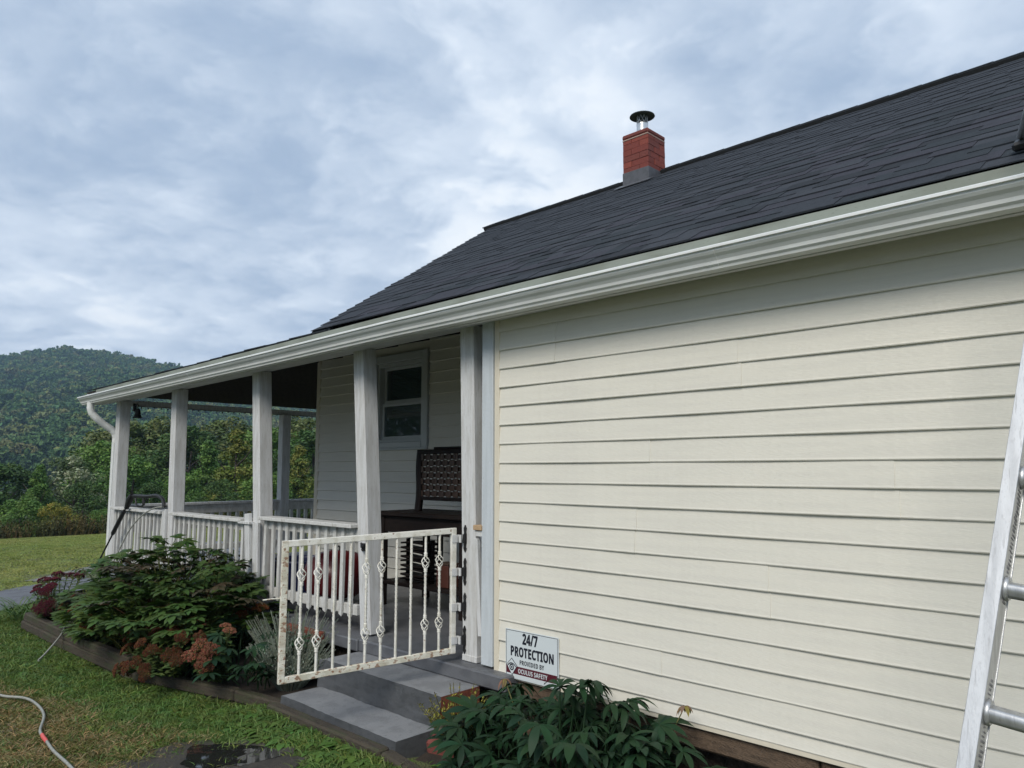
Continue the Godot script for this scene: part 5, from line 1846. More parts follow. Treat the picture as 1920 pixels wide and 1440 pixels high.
func biternate(r: RandomNumberGenerator, height: float, reach: float, ln: float, base: Color) -> ArrayMesh:
	var m := MB.new()
	m.col = Color(base.r * 1.6, base.g, base.b)
	var tip := Vector3(reach, height, 0)
	m.tube([Vector3.ZERO, Vector3(reach * 0.4, height * 0.65, 0), tip], [0.006, 0.005, 0.003], 5, false)
	for g in 3:
		var a := (g - 1) * 1.15
		var d := Vector3(cos(a), 0.35, sin(a)).normalized()
		var c := tip + d * ln * 0.7
		m.col = Color(base.r * 1.6, base.g, base.b)
		m.tube([tip, c], [0.003, 0.002], 4, false)
		for k in 5:
			var b := a + (k - 2) * 0.55
			var e := Vector3(cos(b), r.randf_range(0.0, 0.3), sin(b)).normalized()
			var l := ln * (1.0 - 0.16 * absf(k - 2.0)) * r.randf_range(0.85, 1.15)
			m.col = green(r, base, 0.16, 0.14)
			m.blade(c, e, Vector3.UP, l, l * 0.36, r.randf_range(0.3, 0.9), 4, 0.22, 0.55)
			if k % 2 == 0:
				for sg in [-0.75, 0.75]:
					var e2 := Vector3(cos(b + sg), e.y, sin(b + sg)).normalized()
					m.blade(c + e * l * 0.28, e2, Vector3.UP, l * 0.52, l * 0.22, 0.5, 3, 0.22, 0.5)
	return m.mesh()

func flower_dome(r: RandomNumberGenerator, rad: float, a: Color, b: Color) -> ArrayMesh:
	var m := MB.new()
	var pts := []
	for k in 150:
		var q := sqrt((k + 0.5) / 150.0)
		var t := k * 2.39996
		var wv := 1.0 + 0.28 * sin(t * 3.0 + rad * 900.0) + 0.16 * sin(t * 5.0 + 1.0)
		pts.append(Vector3(cos(t) * q * rad * wv, rad * 0.42 * (1.0 - q * q) + r.randf_range(-0.004, 0.004), sin(t) * q * rad))
	for p in pts:
		m.col = a.lerp(b, r.randf())
		m.col = Color(m.col.r * r.randf_range(0.7, 1.3), m.col.g * r.randf_range(0.7, 1.3), m.col.b)
		var s := rad * 0.085 * r.randf_range(0.8, 1.3)
		var c: Vector3 = p
		var t6 := [c + Vector3(s, 0, 0), c + Vector3(0, 0, s), c + Vector3(-s, 0, 0), c + Vector3(0, 0, -s)]
		for j in 4:
			m.face([t6[j], t6[(j + 1) % 4], c + Vector3(0, s * 1.2, 0)], c)
			m.face([t6[j], t6[(j + 1) % 4], c - Vector3(0, s * 1.6, 0)], c)
	# the forked stalks under the head
	for k in 7:
		m.col = Color(0.10, 0.11, 0.04)
		var t := k * 0.9
		m.bar(Vector3(0, -rad * 1.1, 0), Vector3(cos(t) * rad * 0.6, 0.0, sin(t) * rad * 0.6), 0.004, 0.004, Vector3(0.3, 0.1, 1).normalized())
	return m.mesh()

func sedum(label: String, at3: Vector3, heads: Array, a: Color, b: Color, leafc: Color, sd: int) -> void:
	var r := RandomNumberGenerator.new()
	r.seed = sd
	var g := thing("sedum", label, "sedum", at3, 0.0, "sedum clumps in the flower bed")
	var doms := []
	for k in 3:
		doms.append(flower_dome(r, 0.052, a, b))
	var m := MB.new()
	var all := []
	for hd in heads:
		all.append(hd)
		all.append((hd as Vector3) + Vector3(r.randf_range(-0.12, 0.12), r.randf_range(-0.05, 0.03), r.randf_range(-0.09, 0.05)))
	for hd in all:
		var p: Vector3 = hd - at3
		var root := Vector3(p.x * 0.35 + r.randf_range(-0.04, 0.04), 0.0, p.z * 0.35 + r.randf_range(-0.04, 0.04))
		var o := put("flower_head", doms[r.randi() % 3], M.flower, g)
		var axis := (p - root).normalized()
		var bs := Basis(Vector3.RIGHT.cross(axis).normalized().cross(axis) * -1.0, axis, Vector3.RIGHT.cross(axis).normalized())
		o.transform = Transform3D(bs.orthonormalized().scaled(Vector3.ONE * r.randf_range(0.85, 1.25)), p)
		m.col = Color(0.12, 0.15, 0.06)
		m.tube([root, root.lerp(p, 0.5) + Vector3(0, 0.02, 0), p - axis * 0.06], [0.008, 0.007, 0.005], 5, false)
		for k in 26:
			var t := 0.08 + 0.84 * k / 26.0
			var ang := k * 2.4
			m.col = green(r, leafc, 0.25, 0.15)
			m.blade(root.lerp(p, t), Vector3(cos(ang), 0.45, sin(ang)).normalized(), Vector3.UP, r.randf_range(0.06, 0.10), 0.042, 0.6, 3, 0.25, 0.6)
	var f := obj("foliage", m, M.leaf, g)
	f.set_meta("kind", "stuff")

func leafy(called: String, label: String, category: String, at3: Vector3, n: int, meshes: Array, mats: Array, rx: float, rz: float, ry: float, sd: int, lean := 0.5, sc := Vector2(0.8, 1.2)) -> Node3D:
	var r := RandomNumberGenerator.new()
	r.seed = sd
	var g := thing(called, label, category, at3)
	for k in n:
		var a := k * 2.39996 + r.randf_range(-0.3, 0.3)
		var q := sqrt((k + 0.5) / n)
		var o := put("leaf", meshes[r.randi() % meshes.size()], mats[r.randi() % mats.size()], g)
		var pos := Vector3(cos(a) * q * rx, 0, sin(a) * q * rz)
		var s := r.randf_range(sc.x, sc.y)
		var hs := s * (1.0 - 0.45 * q * q) * ry
		var tilt := Basis(Vector3(sin(a), 0, -cos(a)), -lean * q * 0.5)
		tilt = Basis.from_euler(Vector3(r.randf_range(-0.32, 0.32), 0, r.randf_range(-0.32, 0.32))) * tilt
		o.transform = Transform3D(tilt * Basis(Vector3.UP, -a + r.randf_range(-0.7, 0.7)).scaled(Vector3(s, hs, s)), pos)
	return g

func build_plants() -> void:
	var r := RandomNumberGenerator.new()
	r.seed = 55
	# the big peony
	var pg := []
	for k in 5:
		pg.append(biternate(r, [0.62, 0.72, 0.5, 0.36, 0.25][k], [0.12, 0.2, 0.28, 0.3, 0.32][k], 0.135, Color(0.050, 0.095, 0.026) if k < 4 else Color(0.076, 0.128, 0.032)))
	var pr := biternate(r, 0.6, 0.24, 0.125, Color(0.068, 0.060, 0.034))
	leafy("peony_bush", "tall spreading green peony bush in front of the porch railing", "bush", Vector3(-7.45, 0.15, 0.52), 290, pg + [pr], [M.leaf_gloss], 1.12, 0.42, 1.0, 61, 0.5, Vector2(0.85, 1.25))
	leafy("peony_bush", "smaller lighter green peony clump at the front of the flower bed", "bush", Vector3(-7.15, 0.13, 0.90), 90, [pg[2], pg[3], pg[4]], [M.leaf_gloss], 0.62, 0.16, 1.0, 62, 0.6, Vector2(0.8, 1.15))
	leafy("peony_bush", "low dark leafy clump hanging over the left half of the timber edging", "bush", Vector3(-8.2, 0.13, 0.92), 46, [pg[3], pg[4], pr], [M.leaf_gloss], 0.36, 0.15, 0.8, 63, 0.6, Vector2(0.55, 0.85))
	# sedums, gone over to burgundy and rust
	var wine := [Color(0.072, 0.016, 0.025), Color(0.115, 0.030, 0.042)]
	var rust := [Color(0.066, 0.027, 0.015), Color(0.125, 0.056, 0.030)]
	var lf := Color(0.085, 0.135, 0.045)
	sedum("burgundy sedum at the far left corner of the timber edging", Vector3(-9.55, 0.12, 0.95), [Vector3(-8.95, 0.30, 1.26), Vector3(-9.10, 0.33, 1.20), Vector3(-9.26, 0.44, 1.17), Vector3(-9.42, 0.47, 1.05), Vector3(-9.66, 0.50, 1.02), Vector3(-9.96, 0.47, 0.94), Vector3(-10.05, 0.50, 0.80), Vector3(-10.2, 0.47, 0.68), Vector3(-9.8, 0.42, 1.08), Vector3(-9.2, 0.28, 1.24), Vector3(-9.9, 0.52, 0.6)], wine[0], wine[1], lf, 71)
	sedum("rust-brown sedum leaning over the left timbers", Vector3(-7.95, 0.12, 0.95), [Vector3(-8.4, 0.42, 1.13), Vector3(-8.15, 0.40, 1.18), Vector3(-7.98, 0.42, 1.14), Vector3(-7.7, 0.38, 1.20), Vector3(-7.4, 0.40, 1.24), Vector3(-7.33, 0.36, 1.22), Vector3(-8.2, 0.50, 0.95), Vector3(-7.55, 0.33, 1.28), Vector3(-8.6, 0.36, 1.14), Vector3(-7.2, 0.40, 1.14), Vector3(-7.0, 0.36, 1.16), Vector3(-7.8, 0.30, 1.25)], rust[0], Color(0.17, 0.06, 0.035), lf, 72)
	sedum("largest rust-brown sedum spilling over the middle of the timber edging", Vector3(-6.35, 0.10, 0.92), [Vector3(-6.85, 0.38, 1.10), Vector3(-6.7, 0.36, 1.15), Vector3(-6.38, 0.35, 1.20), Vector3(-6.5, 0.40, 1.05), Vector3(-6.15, 0.34, 1.22), Vector3(-6.2, 0.26, 1.30), Vector3(-5.98, 0.20, 1.32), Vector3(-6.05, 0.42, 1.02), Vector3(-6.6, 0.28, 1.24), Vector3(-6.4, 0.18, 1.30), Vector3(-6.35, 0.44, 0.98), Vector3(-5.85, 0.30, 1.15), Vector3(-6.55, 0.15, 1.28), Vector3(-6.05, 0.30, 1.12)], rust[0], rust[1], lf, 73)
	sedum("rust sedum with pink tips right of the peony", Vector3(-5.9, 0.10, 0.72), [Vector3(-6.49, 0.45, 0.78), Vector3(-6.19, 0.45, 0.80), Vector3(-5.78, 0.40, 1.00), Vector3(-5.95, 0.48, 0.72), Vector3(-5.70, 0.36, 0.92), Vector3(-5.62, 0.28, 1.02), Vector3(-5.9, 0.30, 1.05)], rust[0], Color(0.30, 0.13, 0.085), lf, 74)
	sedum("brown sedum against the third porch post", Vector3(-6.45, 0.14, 0.28), [Vector3(-6.70, 0.55, 0.20), Vector3(-6.52, 0.50, 0.34), Vector3(-6.60, 0.58, 0.22), Vector3(-6.42, 0.47, 0.36), Vector3(-6.35, 0.50, 0.25)], Color(0.10, 0.038, 0.014), Color(0.15, 0.065, 0.025), lf, 75)
	# dark hellebores: one in the bed, one big clump under the sign
	var hl := []
	for k in 6:
		hl.append(palmate(r, [0.30, 0.38, 0.24, 0.16, 0.42, 0.10][k], [0.10, 0.16, 0.24, 0.26, 0.08, 0.22][k], 0.16, 7 if k % 2 == 0 else 9, Color(0.018, 0.046, 0.022)))
	leafy("hellebore", "dark drooping hellebore in the bed beside the lavender", "hellebore", Vector3(-5.85, 0.10, 0.60), 85, [hl[1], hl[2], hl[3]], [M.leaf_gloss], 0.58, 0.24, 1.0, 81, 0.5, Vector2(0.75, 1.0))
	leafy("hellebore", "large dark green hellebore clump under the sign by the cream wall", "hellebore", Vector3(-2.62, 0.05, 0.44), 260, hl, [M.leaf_gloss], 0.60, 0.36, 1.25, 82, 0.45, Vector2(0.5, 1.12))
	# withered flower stalks standing out of it
	var dry := thing("seed_heads", "withered tan seed stalks among the dark hellebore leaves", "seed heads", Vector3(-2.5, 0.05, 0.45))
	for p in [Vector3(0.42, 0.50, -0.28), Vector3(-0.10, 0.42, 0.30), Vector3(-0.52, 0.52, 0.05), Vector3(0.10, 0.30, 0.42), Vector3(-0.70, 0.30, 0.32)]:
		var m := MB.new()
		m.col = Color(0.16, 0.15, 0.06)
		m.tube([Vector3(p.x * 0.6, 0.0, p.z * 0.6), Vector3(p.x * 0.85, p.y * 0.7, p.z * 0.85), p], [0.004, 0.0035, 0.003], 5, false)
		for k in 8:
			var a := k * 0.8 + r.randf()
			m.col = green(r, Color(0.16, 0.11, 0.07) if k % 3 else Color(0.16, 0.17, 0.05), 0.3, 0.2)
			m.blade(p, Vector3(cos(a), r.randf_range(-0.2, 0.5), sin(a)).normalized(), Vector3.UP, r.randf_range(0.04, 0.075), 0.022, 1.9, 4, 0.5, 0.5)
		obj("seed_head", m, M.leaf, dry)
	# grey-green lavender cotton at the foot of the gate
	for lv in [[Vector3(-5.30, 0.07, 0.50), 400, 0.34, "silvery grey-green lavender bush beside the open gate", 91], [Vector3(-5.66, 0.09, 0.30), 260, 0.42, "silvery lavender sprigs behind the larger lavender bush", 92]]:
		var g := thing("lavender", lv[3], "lavender", lv[0])
		var q := RandomNumberGenerator.new()
		q.seed = lv[4]
		var m := MB.new()
		for k in lv[1]:
			var a := q.randf() * TAU
			var s := sqrt(q.randf())
			var d := Vector3(cos(a) * s * 1.1, 1.0, sin(a) * s * 0.7).normalized()
			var ln: float = float(lv[2]) * q.randf_range(0.7, 1.25)
			var o := Vector3(cos(a) * s * 0.10, 0, sin(a) * s * 0.08)
			m.col = green(q, Color(0.19, 0.22, 0.175), 0.2, 0.08)
			m.bar(o, o + d * ln, 0.0035, 0.0035, Vector3(cos(a + 1.0), 0, sin(a + 1.0)))
			for j in 16:
				var t := 0.3 + 0.7 * j / 16.0
				var b := j * 2.4
				m.col = green(q, Color(0.25, 0.29, 0.235), 0.25, 0.08)
				var e := (d + Vector3(cos(b), 0.2, sin(b)) * 0.9).normalized()
				var c := o + d * ln * t
				var sd := e.cross(d).normalized() * 0.0028
				var l := 0.030 * (1.15 - 0.5 * t)
				m.face([c, c + e * l * 0.5 + sd, c + e * l, c + e * l * 0.5 - sd], c - Vector3(0, 1, 0))
		var f := obj("foliage", m, M.leaf, g)
		f.set_meta("kind", "stuff")
	# yellow-green shrublet against the red step end
	var ys := thing("yellow_shrub", "little yellow-green shrub growing before the red brick step end", "shrub", Vector3(-3.47, 0.03, 0.44))
	var m2 := MB.new()
	for k in 120:
		var a := r.randf() * TAU
		var s := sqrt(r.randf())
		var d := Vector3(cos(a) * s * 0.95, 1.0, sin(a) * s * 0.8).normalized()
		var ln := r.randf_range(0.20, 0.44)
		m2.col = Color(0.10, 0.09, 0.03)
		m2.bar(Vector3.ZERO, d * ln, 0.003, 0.003, Vector3(cos(a + 1.0), 0, sin(a + 1.0)))
		for j in 14:
			var t := 0.35 + 0.65 * j / 14.0
			var b := j * 2.4
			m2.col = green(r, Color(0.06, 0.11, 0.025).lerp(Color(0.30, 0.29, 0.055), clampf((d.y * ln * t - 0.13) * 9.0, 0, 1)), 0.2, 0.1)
			m2.blade(d * ln * t, (d + Vector3(cos(b), 0.1, sin(b)) * 1.1).normalized(), Vector3.UP, 0.026, 0.011, 0.3, 2, 0.1, 0.5)
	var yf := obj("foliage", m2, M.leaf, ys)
	yf.set_meta("kind", "stuff")
	# sumac-like seedling by the wand, tall grass clump at the corner
	var sm := thing("sapling", "young feather-leaved sapling beside the downspout", "sapling", Vector3(-9.25, 0.12, 0.55))
	for k in 7:
		var m := MB.new()
		var a := [2.9, 3.6, -0.3, 0.4, 1.6, 2.2, -1.0][k] as float
		var path := []
		for i in 9:
			var t := i / 8.0
			path.append(Vector3(cos(a) * (0.05 + 0.42 * t * t), 0.62 * t + 0.06 * sin(t * PI) - 0.10 * t * t * t, sin(a) * (0.05 + 0.25 * t * t)))
		m.col = Color(0.11, 0.10, 0.05)
		m.tube(path, 0.004, 5, false)
		for i in range(3, 9):
			for sg in [-1.0, 1.0]:
				var tan: Vector3 = ((path[i] as Vector3) - (path[i - 1] as Vector3)).normalized()
				var sd: Vector3 = tan.cross(Vector3.UP).normalized() * float(sg)
				m.col = green(r, Color(0.060, 0.115, 0.035), 0.2, 0.1)
				m.blade(path[i], (sd + tan * 0.5).normalized(), Vector3.UP, 0.095, 0.030, 0.8, 4, 0.2, 0.45)
		obj("frond", m, M.leaf, sm)
	var gt := thing("grass_clump", "long arching green grass clump at the left corner of the bed", "grass clump", Vector3(-10.25, 0.0, 1.05))
	var m3 := MB.new()
	for k in 150:
		var a := r.randf() * TAU
		m3.col = green(r, Color(0.085, 0.155, 0.045), 0.25, 0.15)
		m3.blade(Vector3(r.randf_range(-0.3, 0.3), 0, r.randf_range(-0.15, 0.15)), Vector3(cos(a) * 0.5, 1.0, sin(a) * 0.5).normalized(), Vector3(cos(a), 0.3, sin(a)), r.randf_range(0.35, 0.75), 0.011, 1.7, 5, 0.1, 0.4)
	var gf := obj("blades", m3, M.leaf, gt)
	gf.set_meta("kind", "stuff")
	# dandelion rosettes at the corner of the lowest step
	var ros := []
	for k in 3:
		var m := MB.new()
		for j in 9:
			var a := j * 2.4 + r.randf() * 0.4
			m.col = green(r, Color(0.085, 0.175, 0.030), 0.2, 0.1)
			m.blade(Vector3.ZERO, Vector3(cos(a), r.randf_range(0.4, 1.0), sin(a)).normalized(), Vector3.UP, r.randf_range(0.11, 0.17), 0.040, 1.1, 5, 0.2, 0.68)
		ros.append(m.mesh())
	var say := ["pale green rosette weed touching the right front corner of the lowest step", "rosette weed just right of the lowest step's corner", "rosette weed second right of the step corner against the timber", "small rosette weed tucked under the lowest step's right end", "rosette weed on the damp timber right of the steps", "rosette weed farthest right at the foot of the hellebore", "rosette weed in front of the right half of the lowest step", "rosette weed in front of the middle of the lowest step", "rosette weed near the right end of the curb timber", "rosette weed growing against the red brick chunk", "rosette weed between the brick chunk and the damp timber", "rosette weed at the picture's bottom edge below the hellebore"]
	var spots := [Vector3(-3.55, 0, 0.95), Vector3(-3.38, 0, 0.98), Vector3(-3.22, 0, 1.02), Vector3(-3.62, 0, 0.86), Vector3(-3.40, 0, 0.90), Vector3(-3.12, 0, 0.96), Vector3(-3.95, 0, 0.90), Vector3(-4.25, 0, 0.90), Vector3(-3.75, 0, 0.93), Vector3(-3.52, 0, 0.66), Vector3(-3.40, 0, 0.75), Vector3(-3.02, 0, 1.05)]
	for k in spots.size():
		var w := thing("dandelion", say[k], "weed", spots[k], k * 1.3, "weeds in front of the steps")
		put("leaves", ros[k % 3], M.leaf, w)

# ---------------------------------------------------------------- trees and the hill
# crown of leaf clusters: profile(t) gives the radius at height t (0 foot of crown, 1 top)
func crown(r: RandomNumberGenerator, h: float, rad: float, prof: Callable, n: int, leaf: float, cols: Array, lobes := 26) -> ArrayMesh:
	var m := MB.new()
	var L := []
	for k in lobes:
		var t := pow(r.randf(), 0.8)
		var a := k * 2.39996 + r.randf_range(-0.4, 0.4)
		var pr: float = prof.call(t)
		var q := pr * rad * r.randf_range(0.45, 0.92)
		L.append([Vector3(cos(a) * q, t * h, sin(a) * q), rad * r.randf_range(0.24, 0.42) * (0.45 + 0.55 * pr), (cols[r.randi() % cols.size()] as Color) * r.randf_range(0.85, 1.15)])
	for k in n:
		var lb: Array = L[r.randi() % lobes]
		var d := Vector3(r.randfn(), r.randfn() + 0.25, r.randfn()).normalized()
		var c: Vector3 = (lb[0] as Vector3) + d * float(lb[1]) * pow(r.randf(), 0.35)
		m.col = green(r, lb[2], 0.22, 0.06)
		var nn := (d * 0.7 + Vector3(r.randfn(), r.randfn() + 0.5, r.randfn()) * 0.6).normalized()
		var u := nn.cross(Vector3(r.randfn(), r.randfn(), r.randfn())).normalized()
		var w := nn.cross(u)
		var s := leaf * r.randf_range(0.6, 1.3)
		m.face([c - u * s, c + w * s * 0.5 - nn * s * 0.12, c + u * s, c - w * s * 0.5 - nn * s * 0.12], c - nn)
	return m.mesh()

func trunk(r: RandomNumberGenerator, h: float, rad: float, limbs: int, reach: float) -> ArrayMesh:
	var m := MB.new()
	var pts := []
	var rr := []
	for k in 7:
		var t := k / 6.0
		pts.append(Vector3(0.08 * sin(t * 4.0) * rad * 6.0, h * t, 0.06 * cos(t * 5.0) * rad * 6.0))
		rr.append(rad * (1.25 - t) if k > 0 else rad * 1.5)
	m.tube(pts, rr, 8)
	for k in limbs:
		var t := 0.3 + 0.6 * k / limbs
		var a := k * 2.4
		var o := Vector3(0, h * t, 0)
		var d := Vector3(cos(a), 0.7, sin(a)).normalized()
		m.tube([o, o + d * reach * 0.5, o + d * reach + Vector3(0, reach * 0.15, 0)], [rad * 0.45, rad * 0.3, rad * 0.1], 5, false)
	return m.mesh()

func build_trees() -> void:
	var r := RandomNumberGenerator.new()
	r.seed = 400
	var dome := func(t: float) -> float: return sqrt(maxf(0.04, 1.0 - pow(t * 1.06 - 0.28, 2.0) * 1.7))
	var cone := func(t: float) -> float: return maxf(0.06, 1.0 - t * 0.97)
	var low := func(t: float) -> float: return sqrt(maxf(0.05, 1.0 - t * t))
	# kinds: [crown, trunk, category word]
	var K := {}
	var dk := [Color(0.056, 0.112, 0.034), Color(0.075, 0.132, 0.040), Color(0.049, 0.092, 0.032)]
	var ol := [Color(0.109, 0.145, 0.049), Color(0.130, 0.154, 0.057), Color(0.090, 0.130, 0.044)]
	var md := [Color(0.103, 0.200, 0.044), Color(0.086, 0.170, 0.044), Color(0.130, 0.221, 0.053)]
	var ye := [Color(0.217, 0.210, 0.038), Color(0.145, 0.174, 0.035), Color(0.261, 0.225, 0.043)]
	K["dark_a"] = crown(r, 1.0, 0.44, dome, 7000, 0.020, dk, 34)
	K["olive_a"] = crown(r, 1.0, 0.46, dome, 7000, 0.020, ol, 36)
	K["mid_a"] = crown(r, 1.0, 0.42, dome, 7000, 0.020, md, 34)
	K["cedar_a"] = crown(r, 1.0, 0.32, cone, 6500, 0.017, md, 46)
	K["cedar_y"] = crown(r, 1.0, 0.36, cone, 6500, 0.017, [Color(0.158, 0.200, 0.044), Color(0.195, 0.209, 0.053), Color(0.111, 0.170, 0.044)], 46)
	K["shrub_y"] = crown(r, 1.0, 0.62, low, 5500, 0.026, ye, 30)
	K["shrub_g"] = crown(r, 1.0, 0.62, low, 5500, 0.026, md, 30)
	K["pale_a"] = crown(r, 1.0, 0.44, dome, 6500, 0.020, [Color(0.28, 0.31, 0.20), Color(0.20, 0.25, 0.13), Color(0.080, 0.123, 0.051)], 34)
	var tk := trunk(r, 0.75, 0.022, 7, 0.26)
	var names := {"dark_a": "dark_tree", "olive_a": "olive_tree", "mid_a": "green_tree", "cedar_a": "cedar_tree", "cedar_y": "cedar_tree", "shrub_y": "shrub", "shrub_g": "shrub", "pale_a": "flowering_tree"}
	# photo column, distance, height of the top over the eye, width factor, kind, label
	var T := [
		[-60, 44, 0.6, 1.1, "dark_a", "dark broad tree cut by the left edge of the picture"],
		[20, 46, 0.55, 1.15, "dark_a", "dark green tree second from the left at the field edge"],
		[82, 43, 0.55, 0.9, "cedar_a", "narrow bright green cedar left of the white-topped tree"],
		[148, 48, 1.05, 0.95, "pale_a", "tree with whitish blossom crown under the wooded hill"],
		[118, 37.5, -1.6, 1.0, "shrub_y", "yellow-leaved shrub at the edge of the field"],
		[50, 38, -1.3, 1.0, "shrub_g", "green shrub left of the yellow shrub at the field edge"],
		[-15, 37, -2.3, 1.1, "shrub_y", "low yellowish shrub at the left edge of the field"],
		[165, 41, -0.5, 1.0, "dark_a", "dark rounded tree just left of the downspout"],
		[200, 52, 2.3, 1.0, "mid_a", "mid green tree rising behind the downspout"],
		[240, 58, 4.0, 1.15, "olive_a", "tall olive tree between the two leftmost porch posts"],
		[255, 43, 0.9, 1.0, "mid_a", "lower green tree seen between the two leftmost porch posts"],
		[300, 60, 4.3, 1.1, "olive_a", "olive tree beside the second porch post from the left"],
		[285, 40, -0.6, 1.0, "dark_a", "dark low tree above the railing left of the second post"],
		[360, 56, 3.4, 1.0, "dark_a", "dark tree right of the second porch post from the left"],
		[392, 46, 2.1, 1.0, "cedar_a", "tall green cedar in the middle opening of the porch"],
		[425, 62, 4.4, 1.15, "olive_a", "browning olive tree under the dark porch ceiling"],
		[446, 44, 2.6, 1.1, "cedar_y", "yellow-green cedar left of the third porch post"],
		[350, 40, 0.0, 1.0, "mid_a", "green bush-like tree over the far railing"],
		[420, 39, -0.4, 1.1, "dark_a", "dark low tree over the railing in the middle opening"],
		[500, 56, 3.6, 1.1, "mid_a", "green tree behind the third porch post"],
		[530, 44, 1.2, 1.0, "dark_a", "dark tree behind the slim far-end post"],
		[568, 60, 4.4, 1.15, "olive_a", "olive tree beside the corner of the window wall"],
		[562, 43, 1.6, 1.0, "cedar_y", "yellowish cedar beside the corner of the window wall"],
		[590, 50, 2.8, 1.2, "dark_a", "dark tree hidden partly by the window wall"],
		[505, 41, 0.0, 1.0, "shrub_g", "green shrub above the railing by the third post"],
		[640, 55, 3.5, 1.3, "mid_a", "green tree wholly behind the recessed wall"],
		[-140, 50, 1.5, 1.2, "mid_a", "green tree left of the picture edge"],
		[200, 38.5, -1.9, 1.0, "shrub_g", "green shrub at the foot of the downspout seen across the field"],
	]
	# unseen row added across the yard so the porch window mirrors something dark
	for k in 7:
		var q := Vector3(-41.0 + k * 2.6, 0, 14.0 + k * 3.4)
		q.y = gh(q) - 0.2
		var kind: String = ["dark_a", "mid_a", "dark_a", "cedar_a", "dark_a", "mid_a", "dark_a"][k]
		var t := thing("unseen_yard_tree", ["added unseen dark tree across the yard farthest from the house", "added unseen green tree across the yard next to the farthest", "added unseen dark tree third along the yard row", "added unseen cedar in the middle of the yard row", "added unseen dark tree fifth along the yard row", "added unseen green tree sixth along the yard row", "added unseen dark tree nearest the road in the yard row"][k], "tree", q, k * 0.8, "unseen trees added for the porch window reflection")
		put("trunk", tk, M.bark, t, Transform3D(Basis.from_scale(Vector3(8, 8, 8)), Vector3.ZERO))
		put("crown", K[kind], M.leaf, t, Transform3D(Basis.from_scale(Vector3(10, 11.5, 10)), Vector3(0, 1.2, 0)))
	for k in T.size():
		var e: Array = T[k]
		var d: float = e[1]
		var p := at(d, (float(e[0]) - 960.0) / 1400.0 * d)
		p.y = gh(p) - 0.15
		var hgt: float = EYE.y + float(e[2]) - p.y
		var t := thing(names[e[4]], e[5], "shrub" if (e[4] as String).begins_with("shrub") else "tree", p, k * 1.7, "trees and shrubs beyond the field")
		var w: float = float(e[3]) * hgt
		put("trunk", tk, M.bark, t, Transform3D(Basis.from_scale(Vector3(w, hgt, w)), Vector3.ZERO))
		var lift := 0.10 if (e[4] as String).begins_with("shrub") else 0.16
		var cr := put("crown", K[e[4]], M.leaf, t, Transform3D(Basis.from_scale(Vector3(w, hgt * (0.94 - lift), w)), Vector3(0, hgt * lift, 0)))
		cr.set_meta("kind", "thing")
	# rank weeds along the foot of the trees
	var m := MB.new()
	for k in 26:
		var a := r.randf() * TAU
		m.col = Color(1, 1, 1) * r.randf_range(0.7, 1.25)
		var o := Vector3(r.randf_range(-0.4, 0.4), 0, r.randf_range(-0.4, 0.4))
		var tip := o + Vector3(cos(a) * 0.25, r.randf_range(0.5, 1.1), sin(a) * 0.25)
		m.face([o + Vector3(-0.02, 0, 0.01), o + Vector3(0.02, 0, -0.01), tip], o - Vector3(0, 0, 1))
		for j in 5:
			var c := o.lerp(tip, 0.3 + j * 0.14)
			var u := Vector3(r.randfn(), r.randfn(), r.randfn()).normalized() * 0.06
			var w := u.cross(Vector3.UP).normalized() * 0.03
			m.face([c - u, c + w, c + u, c - w], c - Vector3(0, 1, 0))
	var wl := []
	var wc := []
	for k in 1500:
		var d := r.randf_range(34.5, 44.0)
		var p := at(d, r.randf_range(-0.85, -0.15) * d)
		d = 36.0 + r.randf_range(-0.8, 8.0)
		p = at(d, r.randf_range(-0.85, -0.15) * d)
		p.y = gh(p) - 0.05
		wl.append(Transform3D(Basis(Vector3.UP, r.randf() * TAU).scaled(Vector3.ONE * r.randf_range(0.6, 1.3)), p))
		wc.append(green(r, Color(0.085, 0.080, 0.035) if r.randf() < 0.55 else Color(0.055, 0.085, 0.025), 0.25, 0.2))
	stuff("undergrowth", m.mesh(), M.far_leaf, wl, "brown and green undergrowth along the foot of the trees", "undergrowth", wc)

func ridge_h(t: float) -> float:   # elevation of the hill's skyline, as a slope from the eye
	return poly_at([[-1.6, 0.06], [-1.0, 0.115], [-0.83, 0.133], [-0.686, 0.150], [-0.607, 0.1605], [-0.543, 0.1535], [-0.50, 0.1445], [-0.45, 0.134], [-0.36, 0.110], [-0.264, 0.084], [-0.11, 0.050], [0.1, 0.03], [0.5, 0.03], [1.2, 0.03]], t)

func hill_y(d: float, t: float) -> float:
	var nz := hn.get_noise_2d(d * 0.006, t * 5.0)
	var f := clampf((d - 230.0) / 570.0, 0.0, 1.0)
	var s := pow(f, 1.25)
	var top := ridge_h(t) * 800.0 + EYE.y - 7.0
	var y := lerpf(-6.0, top, s) + nz * 14.0 * sin(PI * f)
	if d > 800.0:
		y = top * maxf(0.0, 1.0 - (d - 800.0) / 700.0)
	return y

var hn := FastNoiseLite.new()

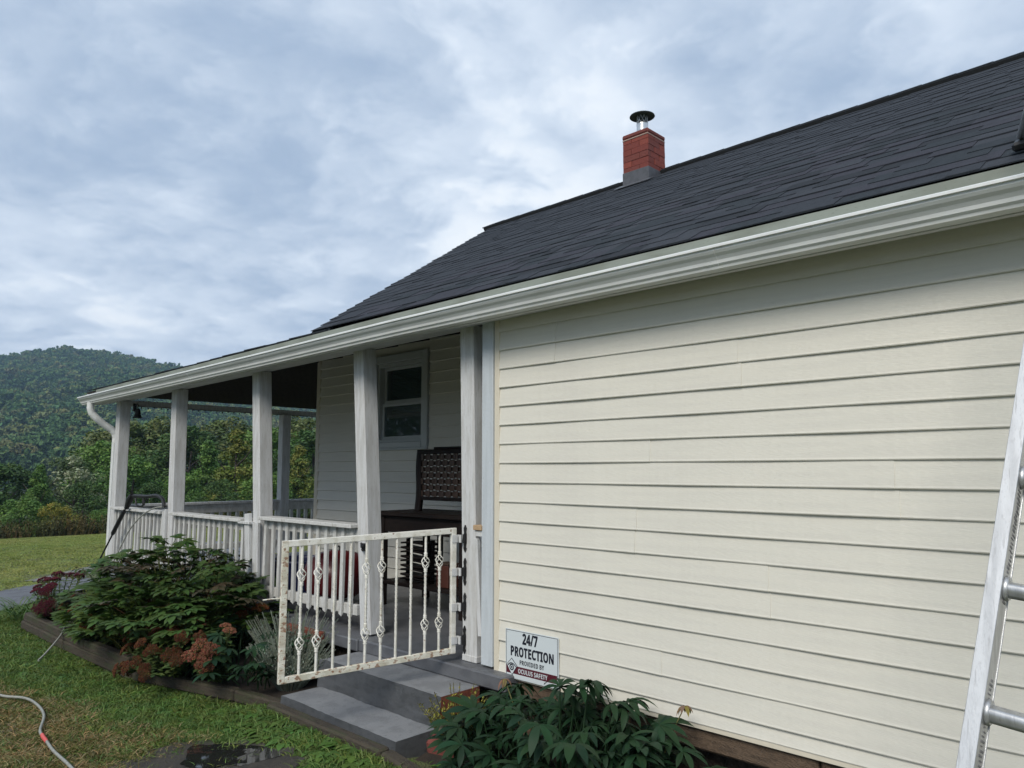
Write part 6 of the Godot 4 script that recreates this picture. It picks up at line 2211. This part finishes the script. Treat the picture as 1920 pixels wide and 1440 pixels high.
func build_hill() -> void:
	hn.seed = 17
	hn.frequency = 1.0
	var m := MB.new()
	var rows := []
	for i in 26:
		var d := [200.0, 230.0, 260.0, 290.0, 320.0, 350.0, 380.0, 410.0, 440.0, 470.0, 500.0, 530.0, 560.0, 590.0, 620.0, 650.0, 680.0, 710.0, 740.0, 770.0, 790.0, 800.0, 820.0, 850.0, 880.0, 900.0][i] as float
		var row := []
		for j in 71:
			var t := lerpf(-1.5, 1.0, j / 70.0)
			var p := at(d, t * d)
			p.y = hill_y(d, t) if i > 0 else -7.0
			row.append(p)
		rows.append(row)
	m.grid(rows, false, Vector3(0, -4000, 0))
	var o := obj("hill", m, M.hill_soil)
	tag(o, "rounded wooded hill beyond the trees", "", "", "structure")
	var r := RandomNumberGenerator.new()
	r.seed = 900
	var dome := func(t: float) -> float: return sqrt(maxf(0.05, 1.0 - pow(t * 1.1 - 0.3, 2.0) * 1.6))
	var cone := func(t: float) -> float: return maxf(0.08, 1.0 - t * 0.95)
	var one := [Color(1, 1, 1), Color(0.86, 0.9, 0.86), Color(1.12, 1.06, 0.95)]
	var V := [crown(r, 1.0, 0.52, dome, 420, 0.085, one, 13), crown(r, 1.0, 0.56, dome, 420, 0.085, one, 15), crown(r, 1.0, 0.30, cone, 340, 0.070, one, 18)]
	var lists := [[], [], []]
	var cols := [[], [], []]
	var n := 0
	while n < 9000:
		var d := sqrt(lerpf(240.0 * 240.0, 812.0 * 812.0, r.randf()))
		var t := r.randf_range(-1.0, 0.05)
		# thin out where the house hides the hill
		if t > -0.22 and r.randf() < 0.7:
			continue
		n += 1
		var p := at(d, t * d)
		p.y = hill_y(d, t) - 1.0
		var k := r.randi() % 2 if r.randf() < 0.86 else 2
		var h := r.randf_range(8.0, 14.5) * (1.0 if k < 2 else 1.15)
		var w := h * r.randf_range(0.8, 1.15)
		(lists[k] as Array).append(Transform3D(Basis(Vector3.UP, r.randf() * TAU).scaled(Vector3(w, h, w)), p))
		var c := Color(0.081, 0.147, 0.053)
		var q := r.randf()
		if q < 0.22:
			c = Color(0.147, 0.185, 0.061)
		elif q < 0.30:
			c = Color(0.150, 0.169, 0.073)
		elif q < 0.55:
			c = Color(0.061, 0.119, 0.048)
		(cols[k] as Array).append(green(r, c, 0.25, 0.07))
	var lab := ["rounded tree crowns covering the wooded hill", "broad tree crowns covering the wooded hill", "pointed conifers scattered over the wooded hill"]
	for k in 3:
		stuff("forest", V[k], M.far_leaf, lists[k], lab[k], "forest", cols[k])

func _ready() -> void:
	rng.seed = 77
	materials()
	view_and_light()
	build_house()
	build_ground()
	build_hill()
	build_trees()
	build_grass()
	build_gate()
	build_latch()
	build_sign()
	build_ladder()
	build_porch_things()
	build_washer()
	build_plants()
